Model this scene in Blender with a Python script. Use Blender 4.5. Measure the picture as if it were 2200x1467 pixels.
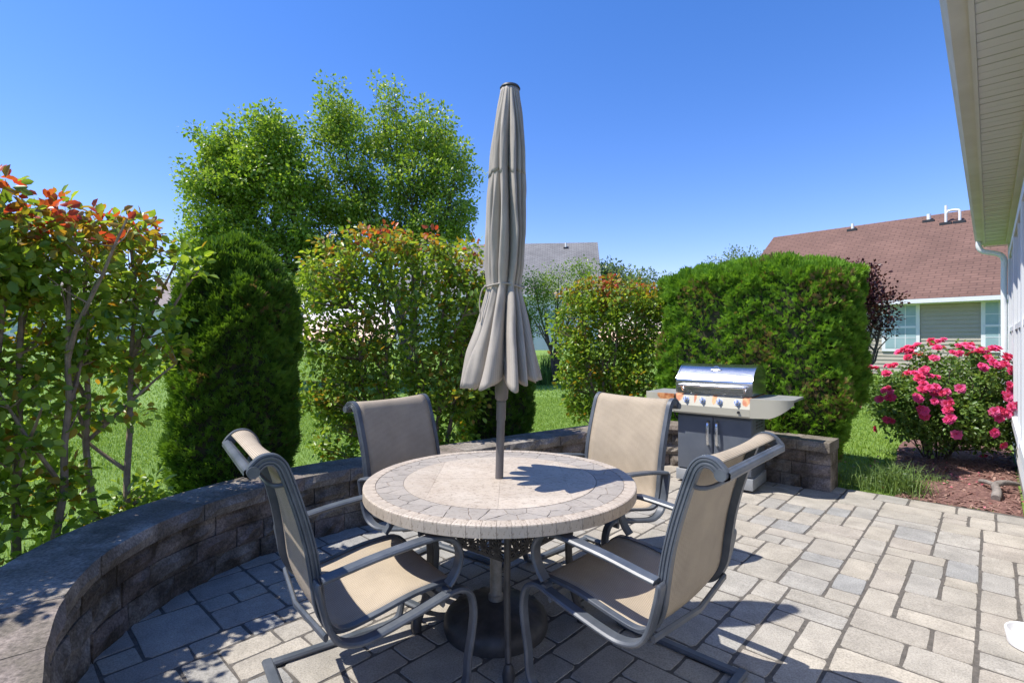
import bpy, bmesh, math, random
import numpy as np
from mathutils import Vector, Matrix
R = math.radians
for o in list(bpy.data.objects): bpy.data.objects.remove(o)
S = bpy.context.scene
C = S.collection

# ------------------------------------------------------------------ camera, sky, sun, exposure
H = 1.38                                   # eye height
cd = bpy.data.cameras.new('camera'); cam = bpy.data.objects.new('camera', cd); C.objects.link(cam)
cam.location = (0, 0, H); cam.rotation_euler = (R(90), 0, 0)
cd.sensor_width = 36; cd.lens = 18; cd.clip_end = 2000; cd.clip_start = 0.02
S.camera = cam
W = bpy.data.worlds.new('World'); S.world = W; W.use_nodes = True
nt = W.node_tree; nt.nodes.clear()
sky = nt.nodes.new('ShaderNodeTexSky'); sky.sky_type = 'NISHITA'; sky.sun_disc = False
sky.sun_elevation = R(60); sky.sun_rotation = R(263); sky.altitude = 0
sky.air_density = 1.0; sky.dust_density = 0.15; sky.ozone_density = 4.0
hs = nt.nodes.new('ShaderNodeHueSaturation'); hs.inputs['Saturation'].default_value = 1.28
bg = nt.nodes.new('ShaderNodeBackground'); bg.inputs[1].default_value = 0.15
ow = nt.nodes.new('ShaderNodeOutputWorld')
tn = nt.nodes.new('ShaderNodeMix'); tn.data_type = 'RGBA'; tn.blend_type = 'MULTIPLY'; tn.inputs[0].default_value = 1; tn.inputs[7].default_value = (.95, .685, .80, 1)
nt.links.new(sky.outputs[0], hs.inputs['Color']); nt.links.new(hs.outputs[0], tn.inputs[6]); nt.links.new(tn.outputs[2], bg.inputs[0]); nt.links.new(bg.outputs[0], ow.inputs[0])
sl = bpy.data.lights.new('sun', 'SUN'); sl.energy = 3.6; sl.angle = R(0.5); sl.color = (1, .95, .87)
sun = bpy.data.objects.new('sun', sl); C.objects.link(sun)
sun.location = (-6, -1, 9)
sun.rotation_euler = Vector((.555, .067, -1)).to_track_quat('-Z', 'Y').to_euler()
vs = S.view_settings; vs.view_transform = 'Standard'; vs.look = 'None'; vs.gamma = 1; vs.use_curve_mapping = False
vs.exposure = 1.0
S.render.resolution_x = 1024; S.render.resolution_y = 682

# ------------------------------------------------------------------ materials
MATS = {}
def nodes(name):
    m = bpy.data.materials.new(name); m.use_nodes = True
    t = m.node_tree; b = t.nodes['Principled BSDF']
    return m, t, b
def N(t, kind, **kw):
    n = t.nodes.new(kind)
    for k, v in kw.items():
        if k in n.inputs: n.inputs[k].default_value = v
        else: setattr(n, k, v)
    return n
def mixc(t, fac, a, b, blend='MIX'):
    n = t.nodes.new('ShaderNodeMix'); n.data_type = 'RGBA'; n.blend_type = blend
    for sock, v in ((n.inputs[0], fac), (n.inputs[6], a), (n.inputs[7], b)):
        if hasattr(v, 'links'): t.links.new(v, sock)
        elif isinstance(v, tuple): sock.default_value = (*v[:3], 1)
        else: sock.default_value = v
    return n.outputs[2]
def ramp(t, fac, stops):
    n = t.nodes.new('ShaderNodeValToRGB'); t.links.new(fac, n.inputs[0])
    e = n.color_ramp.elements
    while len(e) < len(stops): e.new(0.5)
    for i, (p, c) in enumerate(stops):
        e[i].position = p; e[i].color = (*c, 1) if isinstance(c, tuple) else (c, c, c, 1)
    return n.outputs[0]
def coord(t, kind='Object', scale=None):
    c = t.nodes.new('ShaderNodeTexCoord').outputs[kind]
    if scale:
        m = N(t, 'ShaderNodeMapping'); m.inputs['Scale'].default_value = scale
        t.links.new(c, m.inputs[0]); c = m.outputs[0]
    return c
def noise(t, co, scale, detail=4, rough=.6):
    n = N(t, 'ShaderNodeTexNoise', Scale=scale, Detail=detail, Roughness=rough)
    t.links.new(co, n.inputs['Vector']); return n.outputs[0]
def bump(t, b, h, strength, dist):
    n = N(t, 'ShaderNodeBump', Strength=strength, Distance=dist)
    t.links.new(h, n.inputs['Height']); t.links.new(n.outputs[0], b.inputs['Normal']); return n
def pm(name, c1, c2=None, scale=6, rough=.6, metal=0, bs=0, bd=.002, bscale=60, lo=.35, hi=.65, kind='Object', cs=None, spec=.5):
    m, t, b = nodes(name)
    b.inputs['Roughness'].default_value = rough; b.inputs['Metallic'].default_value = metal
    b.inputs['Specular IOR Level'].default_value = spec
    co = coord(t, kind, cs)
    if c2:
        f = ramp(t, noise(t, co, scale), [(lo, 0.0), (hi, 1.0)])
        t.links.new(mixc(t, f, c1, c2), b.inputs['Base Color'])
    else: b.inputs['Base Color'].default_value = (*c1, 1)
    if bs: bump(t, b, noise(t, co, bscale, 3), bs, bd)
    MATS[name] = m; return m

M = {}
M['frame'] = pm('powder_coat', (.055, .066, .082), (.10, .112, .13), 9, .40, 0, .25, .001, 250)
M['iron'] = pm('cast_iron', (.035, .034, .034), (.075, .07, .066), 14, .5, 0, .3, .001, 180)
M['steel_tube'] = pm('pole_metal', (.12, .11, .108), (.15, .14, .137), 8, .42, .2)
M['galv'] = pm('galvanised_tube', (.30, .30, .30), (.20, .20, .19), 20, .45, .5)
M['white'] = pm('white_vinyl', (.74, .75, .76), (.68, .69, .70), 2, .5)
M['almond'] = pm('soffit_vinyl', (.60, .56, .49), (.55, .51, .44), 3, .55)
M['gutter'] = pm('gutter_metal', (.58, .54, .48), (.50, .46, .40), 3, .5)
M['glass'] = pm('window_glass', (.10, .16, .18), (.16, .22, .24), 1.5, .06)
M['blind'] = pm('window_blind', (.32, .44, .46), (.26, .38, .40), 3, .35)
M['dark'] = pm('black_plastic', (.02, .02, .022), None, rough=.5)
M['bark'] = pm('bark', (.17, .12, .085), (.30, .23, .17), 14, .85, 0, .6, .006, 40)
M['drift'] = pm('weathered_wood', (.15, .13, .115), (.26, .23, .205), 16, .9, 0, .6, .006, 50)
M['darkbark'] = pm('dark_bark', (.055, .042, .032), (.11, .085, .065), 12, .9, 0, .6, .006, 40)
M['pvc'] = pm('white_pvc', (.78, .78, .77), None, rough=.4)
M['dish'] = pm('white_plastic', (.80, .80, .80), None, rough=.35)
M['joint'] = pm('joint_sand', (.075, .068, .06), (.125, .112, .098), 30, .95, 0, .6, .006, 150)
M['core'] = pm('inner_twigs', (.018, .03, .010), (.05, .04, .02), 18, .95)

# pavers: every stone has its own tone
m, t, b = nodes('paver_concrete'); M['paver'] = m
oi = t.nodes.new('ShaderNodeObjectInfo'); co = coord(t, 'Object')
base = ramp(t, oi.outputs['Random'], [(0, (.29, .275, .245)), (.25, (.36, .325, .27)), (.45, (.27, .268, .258)), (.65, (.385, .35, .295)), (.82, (.315, .29, .25)), (1, (.345, .31, .265))])
ad = N(t, 'ShaderNodeVectorMath', operation='ADD'); t.links.new(co, ad.inputs[0])
cmb = N(t, 'ShaderNodeVectorMath', operation='SCALE'); cmb.inputs[0].default_value = (31, 17, 5); t.links.new(oi.outputs['Random'], cmb.inputs['Scale']); t.links.new(cmb.outputs[0], ad.inputs[1])
n1 = noise(t, ad.outputs[0], 7, 5); n2 = noise(t, ad.outputs[0], 140, 2)
c = mixc(t, 1.0, base, ramp(t, n1, [(.3, .78), (.7, 1.12)]), 'MULTIPLY')
c = mixc(t, 1.0, c, ramp(t, n2, [(.32, .72), (.5, 1.0), (.68, 1.18)]), 'MULTIPLY')
t.links.new(c, b.inputs['Base Color']); b.inputs['Roughness'].default_value = .88
bump(t, b, n2, .5, .003)

# wall stone
def stone(name, dark):
    m, t, b = nodes(name)
    oi = t.nodes.new('ShaderNodeObjectInfo'); co = coord(t, 'Object')
    base = ramp(t, oi.outputs['Random'], [(0, (.20, .185, .165)), (.3, (.29, .26, .225)), (.55, (.19, .165, .155)), (.75, (.25, .20, .175)), (1, (.33, .30, .265))])
    n1 = noise(t, co, 5, 6, .65); n2 = noise(t, co, 90, 3)
    c = mixc(t, ramp(t, n1, [(.34, 0.0), (.60, 1.0)]), base, dark)
    c = mixc(t, 1.0, c, ramp(t, n2, [(.3, .55), (.5, 1.0), (.7, 1.45)]), 'MULTIPLY')
    t.links.new(c, b.inputs['Base Color']); b.inputs['Roughness'].default_value = .92
    bump(t, b, mixc(t, .5, n1, n2), .8, .008); return m
M['block'] = stone('wall_block_stone', (.062, .048, .034))
M['cap'] = stone('wall_cap_stone', (.125, .107, .085))

# travertine, mosaic
def trav(name, c1, c2, pit):
    m, t, b = nodes(name); co = coord(t, 'Object'); oi = t.nodes.new('ShaderNodeObjectInfo')
    n1 = noise(t, co, 5, 6, .7); n2 = noise(t, coord(t, 'Object', (1, 2.2, 1)), 55, 5, .75)
    c = mixc(t, ramp(t, n1, [(.35, 0.0), (.65, 1.0)]), c1, c2)
    c = mixc(t, ramp(t, n2, [(.36, 1.0), (.47, 0.0)]), c, pit)
    c = mixc(t, 1.0, c, ramp(t, oi.outputs['Random'], [(0, .9), (1, 1.06)]), 'MULTIPLY')
    t.links.new(c, b.inputs['Base Color']); b.inputs['Roughness'].default_value = .6
    bump(t, b, n2, .3, .0015); return m
M['trav'] = trav('travertine', (.49, .43, .355), (.41, .345, .275), (.21, .165, .125))
M['flag'] = trav('grey_flagstone', (.36, .32, .275), (.31, .28, .245), (.21, .18, .15))
M['grout'] = pm('grout', (.24, .20, .17), None, rough=.95)

# sling mesh and canopy cloth
def weave(name, c1, c2, sx, sy, bs, transl=0):
    m, t, b = nodes(name); co = coord(t, 'UV')
    w1 = N(t, 'ShaderNodeTexWave', wave_type='BANDS', bands_direction='X', Scale=sx, Distortion=.3); t.links.new(co, w1.inputs[0])
    w2 = N(t, 'ShaderNodeTexWave', wave_type='BANDS', bands_direction='Y', Scale=sy, Distortion=.3); t.links.new(co, w2.inputs[0])
    h = mixc(t, .5, w1.outputs[0], w2.outputs[0]); nn = noise(t, coord(t, 'Object'), 6, 5)
    c = mixc(t, ramp(t, h, [(.2, 0.0), (.7, 1.0)]), c1, c2)
    c = mixc(t, 1.0, c, ramp(t, nn, [(.3, .86), (.7, 1.1)]), 'MULTIPLY')
    t.links.new(c, b.inputs['Base Color']); b.inputs['Roughness'].default_value = .8
    bump(t, b, h, bs, .001)
    if transl:
        tr = t.nodes.new('ShaderNodeBsdfTranslucent'); t.links.new(c, tr.inputs[0])
        mx = t.nodes.new('ShaderNodeMixShader'); mx.inputs[0].default_value = transl
        t.links.new(b.outputs[0], mx.inputs[1]); t.links.new(tr.outputs[0], mx.inputs[2])
        t.links.new(mx.outputs[0], t.nodes['Material Output'].inputs[0])
    return m
M['sling'] = weave('sling_mesh_fabric', (.20, .155, .105), (.58, .49, .37), 38, 70, .8, .12)
M['canopy'] = weave('canopy_cloth', (.35, .31, .26), (.42, .375, .32), 60, 160, .15, .08)

# grill metals
m, t, b = nodes('stainless'); M['steel'] = m
b.inputs['Base Color'].default_value = (.62, .63, .65, 1); b.inputs['Metallic'].default_value = 1; b.inputs['Roughness'].default_value = .2
nn = noise(t, coord(t, 'Object', (2, 60, 60)), 6, 3)
t.links.new(ramp(t, nn, [(.3, .16), (.7, .30)]), b.inputs['Roughness'])
m, t, b = nodes('rusting_panel_paint'); M['panel'] = m
co = coord(t, 'Object'); sep = t.nodes.new('ShaderNodeSeparateXYZ'); t.links.new(co, sep.inputs[0])
n1 = noise(t, co, 11, 4)
def band(x0, w):     # rust patch shape round a spot on the panel
    a = N(t, 'ShaderNodeMath', operation='SUBTRACT'); t.links.new(sep.outputs[0], a.inputs[0]); a.inputs[1].default_value = x0
    q = N(t, 'ShaderNodeMath', operation='ABSOLUTE'); t.links.new(a.outputs[0], q.inputs[0])
    d = N(t, 'ShaderNodeMath', operation='DIVIDE'); t.links.new(q.outputs[0], d.inputs[0]); d.inputs[1].default_value = w
    s = N(t, 'ShaderNodeMath', operation='SUBTRACT', use_clamp=True); s.inputs[0].default_value = 1; t.links.new(d.outputs[0], s.inputs[1]); return s.outputs[0]
acc = None
for x0, w in ((-.43, .13), (-.305, .05), (.315, .055), (.03, .03), (-.15, .02)):
    s = band(x0, w)
    if acc is None: acc = s
    else:
        mx_ = N(t, 'ShaderNodeMath', operation='MAXIMUM'); t.links.new(acc, mx_.inputs[0]); t.links.new(s, mx_.inputs[1]); acc = mx_.outputs[0]
zr = N(t, 'ShaderNodeMapRange'); zr.inputs[1].default_value = .765; zr.inputs[2].default_value = .85; t.links.new(sep.outputs[2], zr.inputs[0])
ml = N(t, 'ShaderNodeMath', operation='MULTIPLY'); t.links.new(acc, ml.inputs[0]); t.links.new(zr.outputs[0], ml.inputs[1])
sm = N(t, 'ShaderNodeMath', operation='ADD'); t.links.new(ml.outputs[0], sm.inputs[0])
n1s = N(t, 'ShaderNodeMath', operation='MULTIPLY'); n1s.inputs[1].default_value = .5; t.links.new(n1, n1s.inputs[0]); t.links.new(n1s.outputs[0], sm.inputs[1])
rust = ramp(t, sm.outputs[0], [(.50, 0.0), (.60, 1.0)])
rc = mixc(t, ramp(t, noise(t, co, 24, 4), [(.4, 0.0), (.6, 1.0)]), (.36, .10, .03), (.62, .30, .12))
t.links.new(mixc(t, rust, (.40, .385, .31), rc), b.inputs['Base Color']); b.inputs['Roughness'].default_value = .5
M['cabinet'] = pm('cabinet_grey_paint', (.085, .10, .125), (.11, .125, .15), 5, .38)
M['skirt'] = pm('light_grey_paint', (.24, .26, .28), (.30, .31, .32), 6, .45)
M['shelf'] = pm('shelf_grey', (.22, .23, .23), (.28, .28, .28), 8, .5)

# ground covers
M['grass'] = None
m, t, b = nodes('lawn_soil_and_turf'); M['lawn'] = m
co = coord(t, 'Object'); c = mixc(t, ramp(t, noise(t, co, 1.3, 6), [(.35, 0.0), (.65, 1.0)]), (.16, .27, .045), (.22, .34, .07))
c = mixc(t, ramp(t, noise(t, co, 45, 3), [(.35, .55), (.6, 0.0)]), c, (.10, .18, .03))
t.links.new(c, b.inputs['Base Color']); b.inputs['Roughness'].default_value = .95
bump(t, b, noise(t, co, 90, 3), .8, .03)
M['mulch'] = pm('bark_mulch', (.10, .045, .038), (.24, .13, .105), 28, .95, 0, .9, .02, 60)
M['chip'] = pm('mulch_chip', (.16, .075, .06), (.32, .20, .16), 9, .95)

def leafmat(name, transl=.5, rough=.45, spec=.4):
    m, t, b = nodes(name)
    at_ = t.nodes.new('ShaderNodeAttribute'); at_.attribute_name = 'col'
    t.links.new(at_.outputs[0], b.inputs['Base Color']); b.inputs['Roughness'].default_value = rough
    b.inputs['Specular IOR Level'].default_value = spec
    tr = t.nodes.new('ShaderNodeBsdfTranslucent')
    t.links.new(mixc(t, 1.0, at_.outputs[0], (1.25, 1.2, .6), 'MULTIPLY'), tr.inputs[0])
    mx = t.nodes.new('ShaderNodeMixShader'); mx.inputs[0].default_value = transl
    t.links.new(b.outputs[0], mx.inputs[1]); t.links.new(tr.outputs[0], mx.inputs[2])
    t.links.new(mx.outputs[0], t.nodes['Material Output'].inputs[0]); return m
M['leaf'] = leafmat('leaf', .5, .36, .5); M['needle'] = leafmat('scale_foliage', .34, .6, .25); M['blade'] = leafmat('grass_blade', .35, .6, .2)
M['petal'] = leafmat('petal', .3, .6, .2)

# far-house materials
def siding_mat(name, c1): return pm(name, c1, tuple(v * .93 for v in c1), 2, .6)
M['beige'] = siding_mat('beige_siding', (.40, .36, .29)); M['pale'] = siding_mat('pale_siding', (.66, .67, .70))
def shingle(name, c1, c2, c3):
    m, t, b = nodes(name); br = N(t, 'ShaderNodeTexBrick', Scale=1.0); t.links.new(coord(t, 'UV'), br.inputs[0])
    br.inputs['Color1'].default_value = (*c1, 1); br.inputs['Color2'].default_value = (*c2, 1); br.inputs['Mortar'].default_value = (*c3, 1)
    br.inputs['Mortar Size'].default_value = .018; br.inputs['Brick Width'].default_value = .32; br.inputs['Row Height'].default_value = .145; br.inputs['Bias'].default_value = 0
    nn = noise(t, coord(t, 'Object'), .8, 6)
    t.links.new(mixc(t, 1.0, br.outputs[0], ramp(t, nn, [(.3, .85), (.7, 1.15)]), 'MULTIPLY'), b.inputs['Base Color'])
    b.inputs['Roughness'].default_value = .95; bump(t, b, br.outputs[1], -.6, .01); return m
M['brown_shingle'] = shingle('brown_shingles', (.145, .080, .060), (.175, .098, .074), (.105, .058, .044))
M['grey_shingle'] = shingle('grey_shingles', (.17, .165, .165), (.22, .215, .215), (.11, .11, .11))
M['tan_shingle'] = shingle('taupe_shingles', (.24, .20, .18), (.29, .25, .225), (.16, .13, .12))
del M['grass']

# ------------------------------------------------------------------ mesh helpers
def at(px, py, d): return Vector(((px - 1100) / 1100 * d, d, H - (py - 733) / 1100 * d))
def link(name, me, mat, parent=None):
    o = bpy.data.objects.new(name, me); C.objects.link(o)
    if mat is not None and not me.materials: me.materials.append(mat)
    if parent: o.parent = parent
    return o
def obj(name, V, F, mat, parent=None, smooth=False, uv=None, bevel=0):
    me = bpy.data.meshes.new(name); me.from_pydata([tuple(v) for v in V], [], [tuple(f) for f in F])
    if uv is not None:
        l = me.uv_layers.new(name='UVMap')
        for p in me.polygons:
            for li, vi in zip(p.loop_indices, p.vertices): l.data[li].uv = uv[vi]
    bm = bmesh.new(); bm.from_mesh(me); bmesh.ops.recalc_face_normals(bm, faces=bm.faces)
    if bevel: bmesh.ops.bevel(bm, geom=bm.edges[:], offset=bevel, segments=2, affect='EDGES', profile=.6)
    bm.to_mesh(me); bm.free()
    if smooth:
        for p in me.polygons: p.use_smooth = True
        me.set_sharp_from_angle(angle=R(40))
    return link(name, me, mat, parent)
def npmesh(name, V, F, mat, parent=None, col=None, smooth=False):
    V = np.asarray(V, np.float32).reshape(-1, 3); F = np.asarray(F, np.int32); k = F.shape[1]
    me = bpy.data.meshes.new(name); me.vertices.add(len(V)); me.vertices.foreach_set('co', V.ravel())
    me.loops.add(F.size); me.loops.foreach_set('vertex_index', F.ravel())
    me.polygons.add(len(F)); me.polygons.foreach_set('loop_start', np.arange(0, F.size, k, dtype=np.int32))
    me.polygons.foreach_set('loop_total', np.full(len(F), k, np.int32))
    if smooth: me.polygons.foreach_set('use_smooth', np.ones(len(F), bool))
    if col is not None:
        a = me.attributes.new('col', 'FLOAT_COLOR', 'POINT')
        a.data.foreach_set('color', np.concatenate([col, np.ones((len(col), 1))], 1).astype(np.float32).ravel())
    me.update(); me.validate()
    return link(name, me, mat, parent)
def thing(name, label, cat, loc=(0, 0, 0), rz=0, group=None):
    o = bpy.data.objects.new(name, None); C.objects.link(o); o.location = loc; o.rotation_euler = (0, 0, rz)
    o.empty_display_size = .1; return tag(o, label, cat, group)
def tag(o, label=None, cat=None, group=None, kind=None):
    if label: o['label'] = label
    if cat: o['category'] = cat
    if group: o['group'] = group
    if kind: o['kind'] = kind
    return o
def boxvf(x0, x1, y0, y1, z0, z1):
    return ([(x0,y0,z0),(x1,y0,z0),(x1,y1,z0),(x0,y1,z0),(x0,y0,z1),(x1,y0,z1),(x1,y1,z1),(x0,y1,z1)],
            [(0,3,2,1),(4,5,6,7),(0,1,5,4),(1,2,6,5),(2,3,7,6),(3,0,4,7)])
def box(name, b, mat, parent=None, bevel=0): 
    V, F = boxvf(*b); return obj(name, V, F, mat, parent, bool(bevel), None, bevel)
def smooth_path(P, n=6):
    P = [Vector(p) for p in P]; out = []
    for i in range(len(P) - 1):
        p0 = P[max(i-1, 0)]; p1 = P[i]; p2 = P[i+1]; p3 = P[min(i+2, len(P)-1)]
        for k in range(n):
            t_ = k / n
            out.append(.5 * ((2*p1) + (p2-p0)*t_ + (2*p0-5*p1+4*p2-p3)*t_*t_ + (3*p1-p0-3*p2+p3)*t_**3))
    out.append(P[-1]); return out
def tubevf(path, rad, seg=8, V=None, F=None):
    V = [] if V is None else V; F = [] if F is None else F
    path = [Vector(p) for p in path]; n = len(path); o0 = len(V)
    up = Vector((0, 0, 1)); prev = None
    for i, p in enumerate(path):
        T = (path[min(i+1, n-1)] - path[max(i-1, 0)]).normalized()
        a = prev - T * prev.dot(T) if prev else T.cross(up if abs(T.z) < .9 else Vector((1, 0, 0)))
        a.normalize(); prev = a; b_ = T.cross(a)
        r = rad[i] if hasattr(rad, '__len__') else rad
        for k in range(seg):
            an = 2 * math.pi * k / seg; V.append(p + (a * math.cos(an) + b_ * math.sin(an)) * r)
    for i in range(n - 1):
        for k in range(seg):
            a0 = o0 + i*seg + k; a1 = o0 + i*seg + (k+1) % seg; F.append((a0, a1, a1+seg, a0+seg))
    F.append(tuple(o0 + k for k in range(seg))[::-1]); F.append(tuple(o0 + (n-1)*seg + k for k in range(seg)))
    return V, F
def tube(name, path, rad, mat, parent=None, seg=10): 
    V, F = tubevf(path, rad, seg); return obj(name, V, F, mat, parent, True)
def bar(name, path, side, prof, mat, parent=None, scale=None):
    """sweep a closed profile [(s,n)] along path; s runs along the fixed side axis"""
    path = [Vector(p) for p in path]; side = Vector(side); V = []; F = []; n = len(path); k = len(prof)
    for i, p in enumerate(path):
        T = (path[min(i+1, n-1)] - path[max(i-1, 0)]).normalized(); nn = side.cross(T).normalized(); kk = scale[i] if scale else 1
        for s, q in prof: V.append(p + side * s + nn * (q*kk - (.02*(1-kk) if scale else 0)))
    for i in range(n - 1):
        for j in range(k):
            a0 = i*k + j; a1 = i*k + (j+1) % k; F.append((a0, a1, a1+k, a0+k))
    F.append(tuple(range(k))[::-1]); F.append(tuple((n-1)*k + j for j in range(k)))
    return obj(name, V, F, mat, parent, True)
def rrect(w, h, r=.3):
    x, y = w/2, h/2; c = min(x, y) * r * 2
    c = min(c, x*.9, y*.9)
    return [(-x+c,-y),(x-c,-y),(x,-y+c),(x,y-c),(x-c,y),(-x+c,y),(-x,y-c),(-x,-y+c)]
def lathe(name, prof, mat, parent=None, seg=40, mod=None):
    V = []; F = []; n = len(prof)
    for i, (r, z) in enumerate(prof):
        for k in range(seg):
            a = 2*math.pi*k/seg; rr, zz = (r, z) if mod is None else mod(r, z, a)
            V.append((rr*math.cos(a), rr*math.sin(a), zz))
    for i in range(n-1):
        for k in range(seg):
            a0 = i*seg+k; a1 = i*seg+(k+1) % seg; F.append((a0, a1, a1+seg, a0+seg))
    F.append(tuple(range(seg))[::-1]); F.append(tuple((n-1)*seg+k for k in range(seg)))
    return obj(name, V, F, mat, parent, True)
def prism(name, poly, z0, z1, mat, parent=None, bevel=0):
    n = len(poly); V = [(x, y, z0) for x, y in poly] + [(x, y, z1) for x, y in poly]
    F = [tuple(range(n))[::-1], tuple(range(n, 2*n))] + [(i, (i+1) % n, n+(i+1) % n, n+i) for i in range(n)]
    return obj(name, V, F, mat, parent, False, None, bevel)

# the grid the garden is laid out on: v runs along the house wall, u across it
Vd = Vector((.682, .731)); Ud = Vector((.731, -.682)); GA = math.atan2(-.682, .731)
def sstep(a, b, x): t_ = min(1, max(0, (x-a)/(b-a))); return t_*t_*(3-2*t_)
def gz(x, y):
    r = math.hypot(x, y); return -.03 + 1.15 * sstep(4.5, 42, r) * (.75 + .25*sstep(4.5, 20, r))

# ------------------------------------------------------------------ ground, lawn
rs = [0, 1.5, 3, 4, 5, 6, 7.5, 9, 11, 13, 16, 20, 25, 30, 36, 42, 60, 100, 200, 450, 900]
V = [(0, 0, -.03)]; F = []; sg = 72
for r in rs[1:]:
    for k in range(sg):
        a = 2*math.pi*k/sg; x, y = r*math.cos(a), r*math.sin(a); V.append((x, y, gz(x, y)))
for k in range(sg): F.append((0, 1+k, 1+(k+1) % sg))
for i in range(len(rs)-2):
    for k in range(sg): a0 = 1+i*sg+k; a1 = 1+i*sg+(k+1) % sg; F.append((a0, a0+sg, a1+sg, a1))
tag(obj('ground', V, F, M['lawn'], None, True), kind='structure')

# ------------------------------------------------------------------ patio
EDGE0 = Vector((3.09, 4.85)); WALL0 = Vector((4.04, 4.04))
PATH = [(-.72,.72),(-1.0,1.02),(-1.31,1.40),(-1.48,1.60),(-1.69,1.93),(-1.83,2.34),(-1.81,2.78),(-1.62,3.26),(-1.28,3.69),(-.62,4.2),(.42,5.0),(1.1,5.48),(1.45,5.68),(1.70,5.72),(1.95,5.57),(2.54,5.04),(2.91,4.68)]
SP = [Vector((p.x, p.y)) for p in smooth_path([(x, y, 0) for x, y in PATH], 12)]
far_w = WALL0 - Vd * 5.2
poly = [Vector((p.x, p.y)) for p in SP] + [Vector((2.95, 4.97)), EDGE0, WALL0, far_w, Vector((-.2, -1.2)), Vector((-.72, .3))]
def inside(p, P=poly):
    c = False; j = len(P)-1
    for i in range(len(P)):
        a, b_ = P[i], P[j]
        if (a.y > p.y) != (b_.y > p.y) and p.x < (b_.x-a.x)*(p.y-a.y)/(b_.y-a.y)+a.x: c = not c
        j = i
    return c
def near_path(p): return min((p-q).length for q in SP)
patio = tag(prism('patio', [(p.x, p.y) for p in poly], -.06, -.0028, M['joint']), kind='structure')
rng = random.Random(4)
UN = .0775; sizes = [(3,4),(3,4),(4,3),(4,4),(2,3),(3,2),(4,2),(2,4),(3,3),(5,3),(2,2)]
o0 = EDGE0                                   # grid origin on the straight patio edge: rows run along u, -v into the patio
nu, nv = 84, 96; i_off = 46
occ = np.zeros((nu, nv), bool); cells = []
for j in range(nv):
    for i in range(nu):
        if occ[i, j]: continue
        opts = sizes[:]; rng.shuffle(opts)
        if j == 0: opts = [(4,3),(5,3),(3,3),(4,3)] ; rng.shuffle(opts)
        for a, b_ in opts + [(2,1),(1,2),(1,1)]:
            if i+a <= nu and j+b_ <= nv and not occ[i:i+a, j:j+b_].any(): break
        # avoid leaving slivers one cell wide
        if i+a < nu and not occ[i+a, j] and i+a+1 < nu and occ[i+a+1, j] and a < 5 and not occ[i:i+a+1, j:j+b_].any(): a += 1
        occ[i:i+a, j:j+b_] = True; cells.append((i, j, a, b_))
def paver_geo(w, h, rg):
    g = .0043; x, y = w/2-g, h/2-g; ch = .004
    jt = lambda s: rg.uniform(-s, s)
    c4 = [(-x+jt(.003), -y+jt(.003)), (x+jt(.003), -y+jt(.003)), (x+jt(.003), y+jt(.003)), (-x+jt(.003), y+jt(.003))]
    top = []; mid = []
    for (cx, cy), (nx, ny) in zip(c4, c4[1:]+c4[:1]):
        for f in (.06, .5, .94):
            bx_, by_ = cx+(nx-cx)*f, cy+(ny-cy)*f; jx, jy = jt(.0025), jt(.0025)
            mid.append((bx_+jx, by_+jy, -.008)); l = math.hypot(bx_, by_); top.append(((bx_+jx)*(1-ch/x), (by_+jy)*(1-ch/y), jt(.0008)))
    n = 12; V = [(a, b_, -.05) for a, b_, _ in mid] + mid + top
    F = [(k, (k+1) % n, n+(k+1) % n, n+k) for k in range(n)] + [(n+k, n+(k+1) % n, 2*n+(k+1) % n, 2*n+k) for k in range(n)] + [tuple(range(2*n, 3*n))]
    return V, F
pmesh = {}
poly2 = [q+Ud*.13 if (q-WALL0).length < .01 or (q-far_w).length < .01 else q for q in poly]
pl = []
for i, j, a, b_ in cells:
    cu = (i - i_off + a/2)*UN; cv = -(j + b_/2)*UN
    p = o0 + Ud*cu + Vd*cv
    if p.y < .9 or not (inside(p, poly2) or near_path(p) < .15): 
        continue
    dpix = (p - Vector((0, 0))).length
    vis = p.y > 1.9 and abs(p.x) < p.y*1.08
    pl.append((0 if vis else 1, dpix/(a*b_)**.25, p, a, b_))
pl.sort(key=lambda q: (q[0], q[1]))
restV = []; restF = []
for k, (_, _, p, a, b_) in enumerate(pl):
    dz = rng.uniform(-.0008, .0018); rot = GA + rng.choice([0, math.pi]) + rng.uniform(-.006, .006)
    if k < 300:
        key = (a, b_, rng.randint(0, 2))
        if key not in pmesh:
            V, F = paver_geo(a*UN, b_*UN, rng); me = bpy.data.meshes.new('paver'); me.from_pydata(V, [], F); pmesh[key] = me
        o = link('paver', pmesh[key], M['paver'], patio); o.location = (p.x, p.y, dz); o.rotation_euler = (rng.uniform(-.004, .004), rng.uniform(-.004, .004), rot)
    else:
        V, F = paver_geo(a*UN, b_*UN, rng); mt = Matrix.Translation((p.x, p.y, dz)) @ Matrix.Rotation(rot, 4, 'Z'); q0 = len(restV)
        restV += [mt @ Vector(v) for v in V]; restF += [tuple(q0+i_ for i_ in f) for f in F]
if restV: tag(obj('outlying_pavers', restV, restF, M['paver'], patio), kind='stuff')

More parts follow.
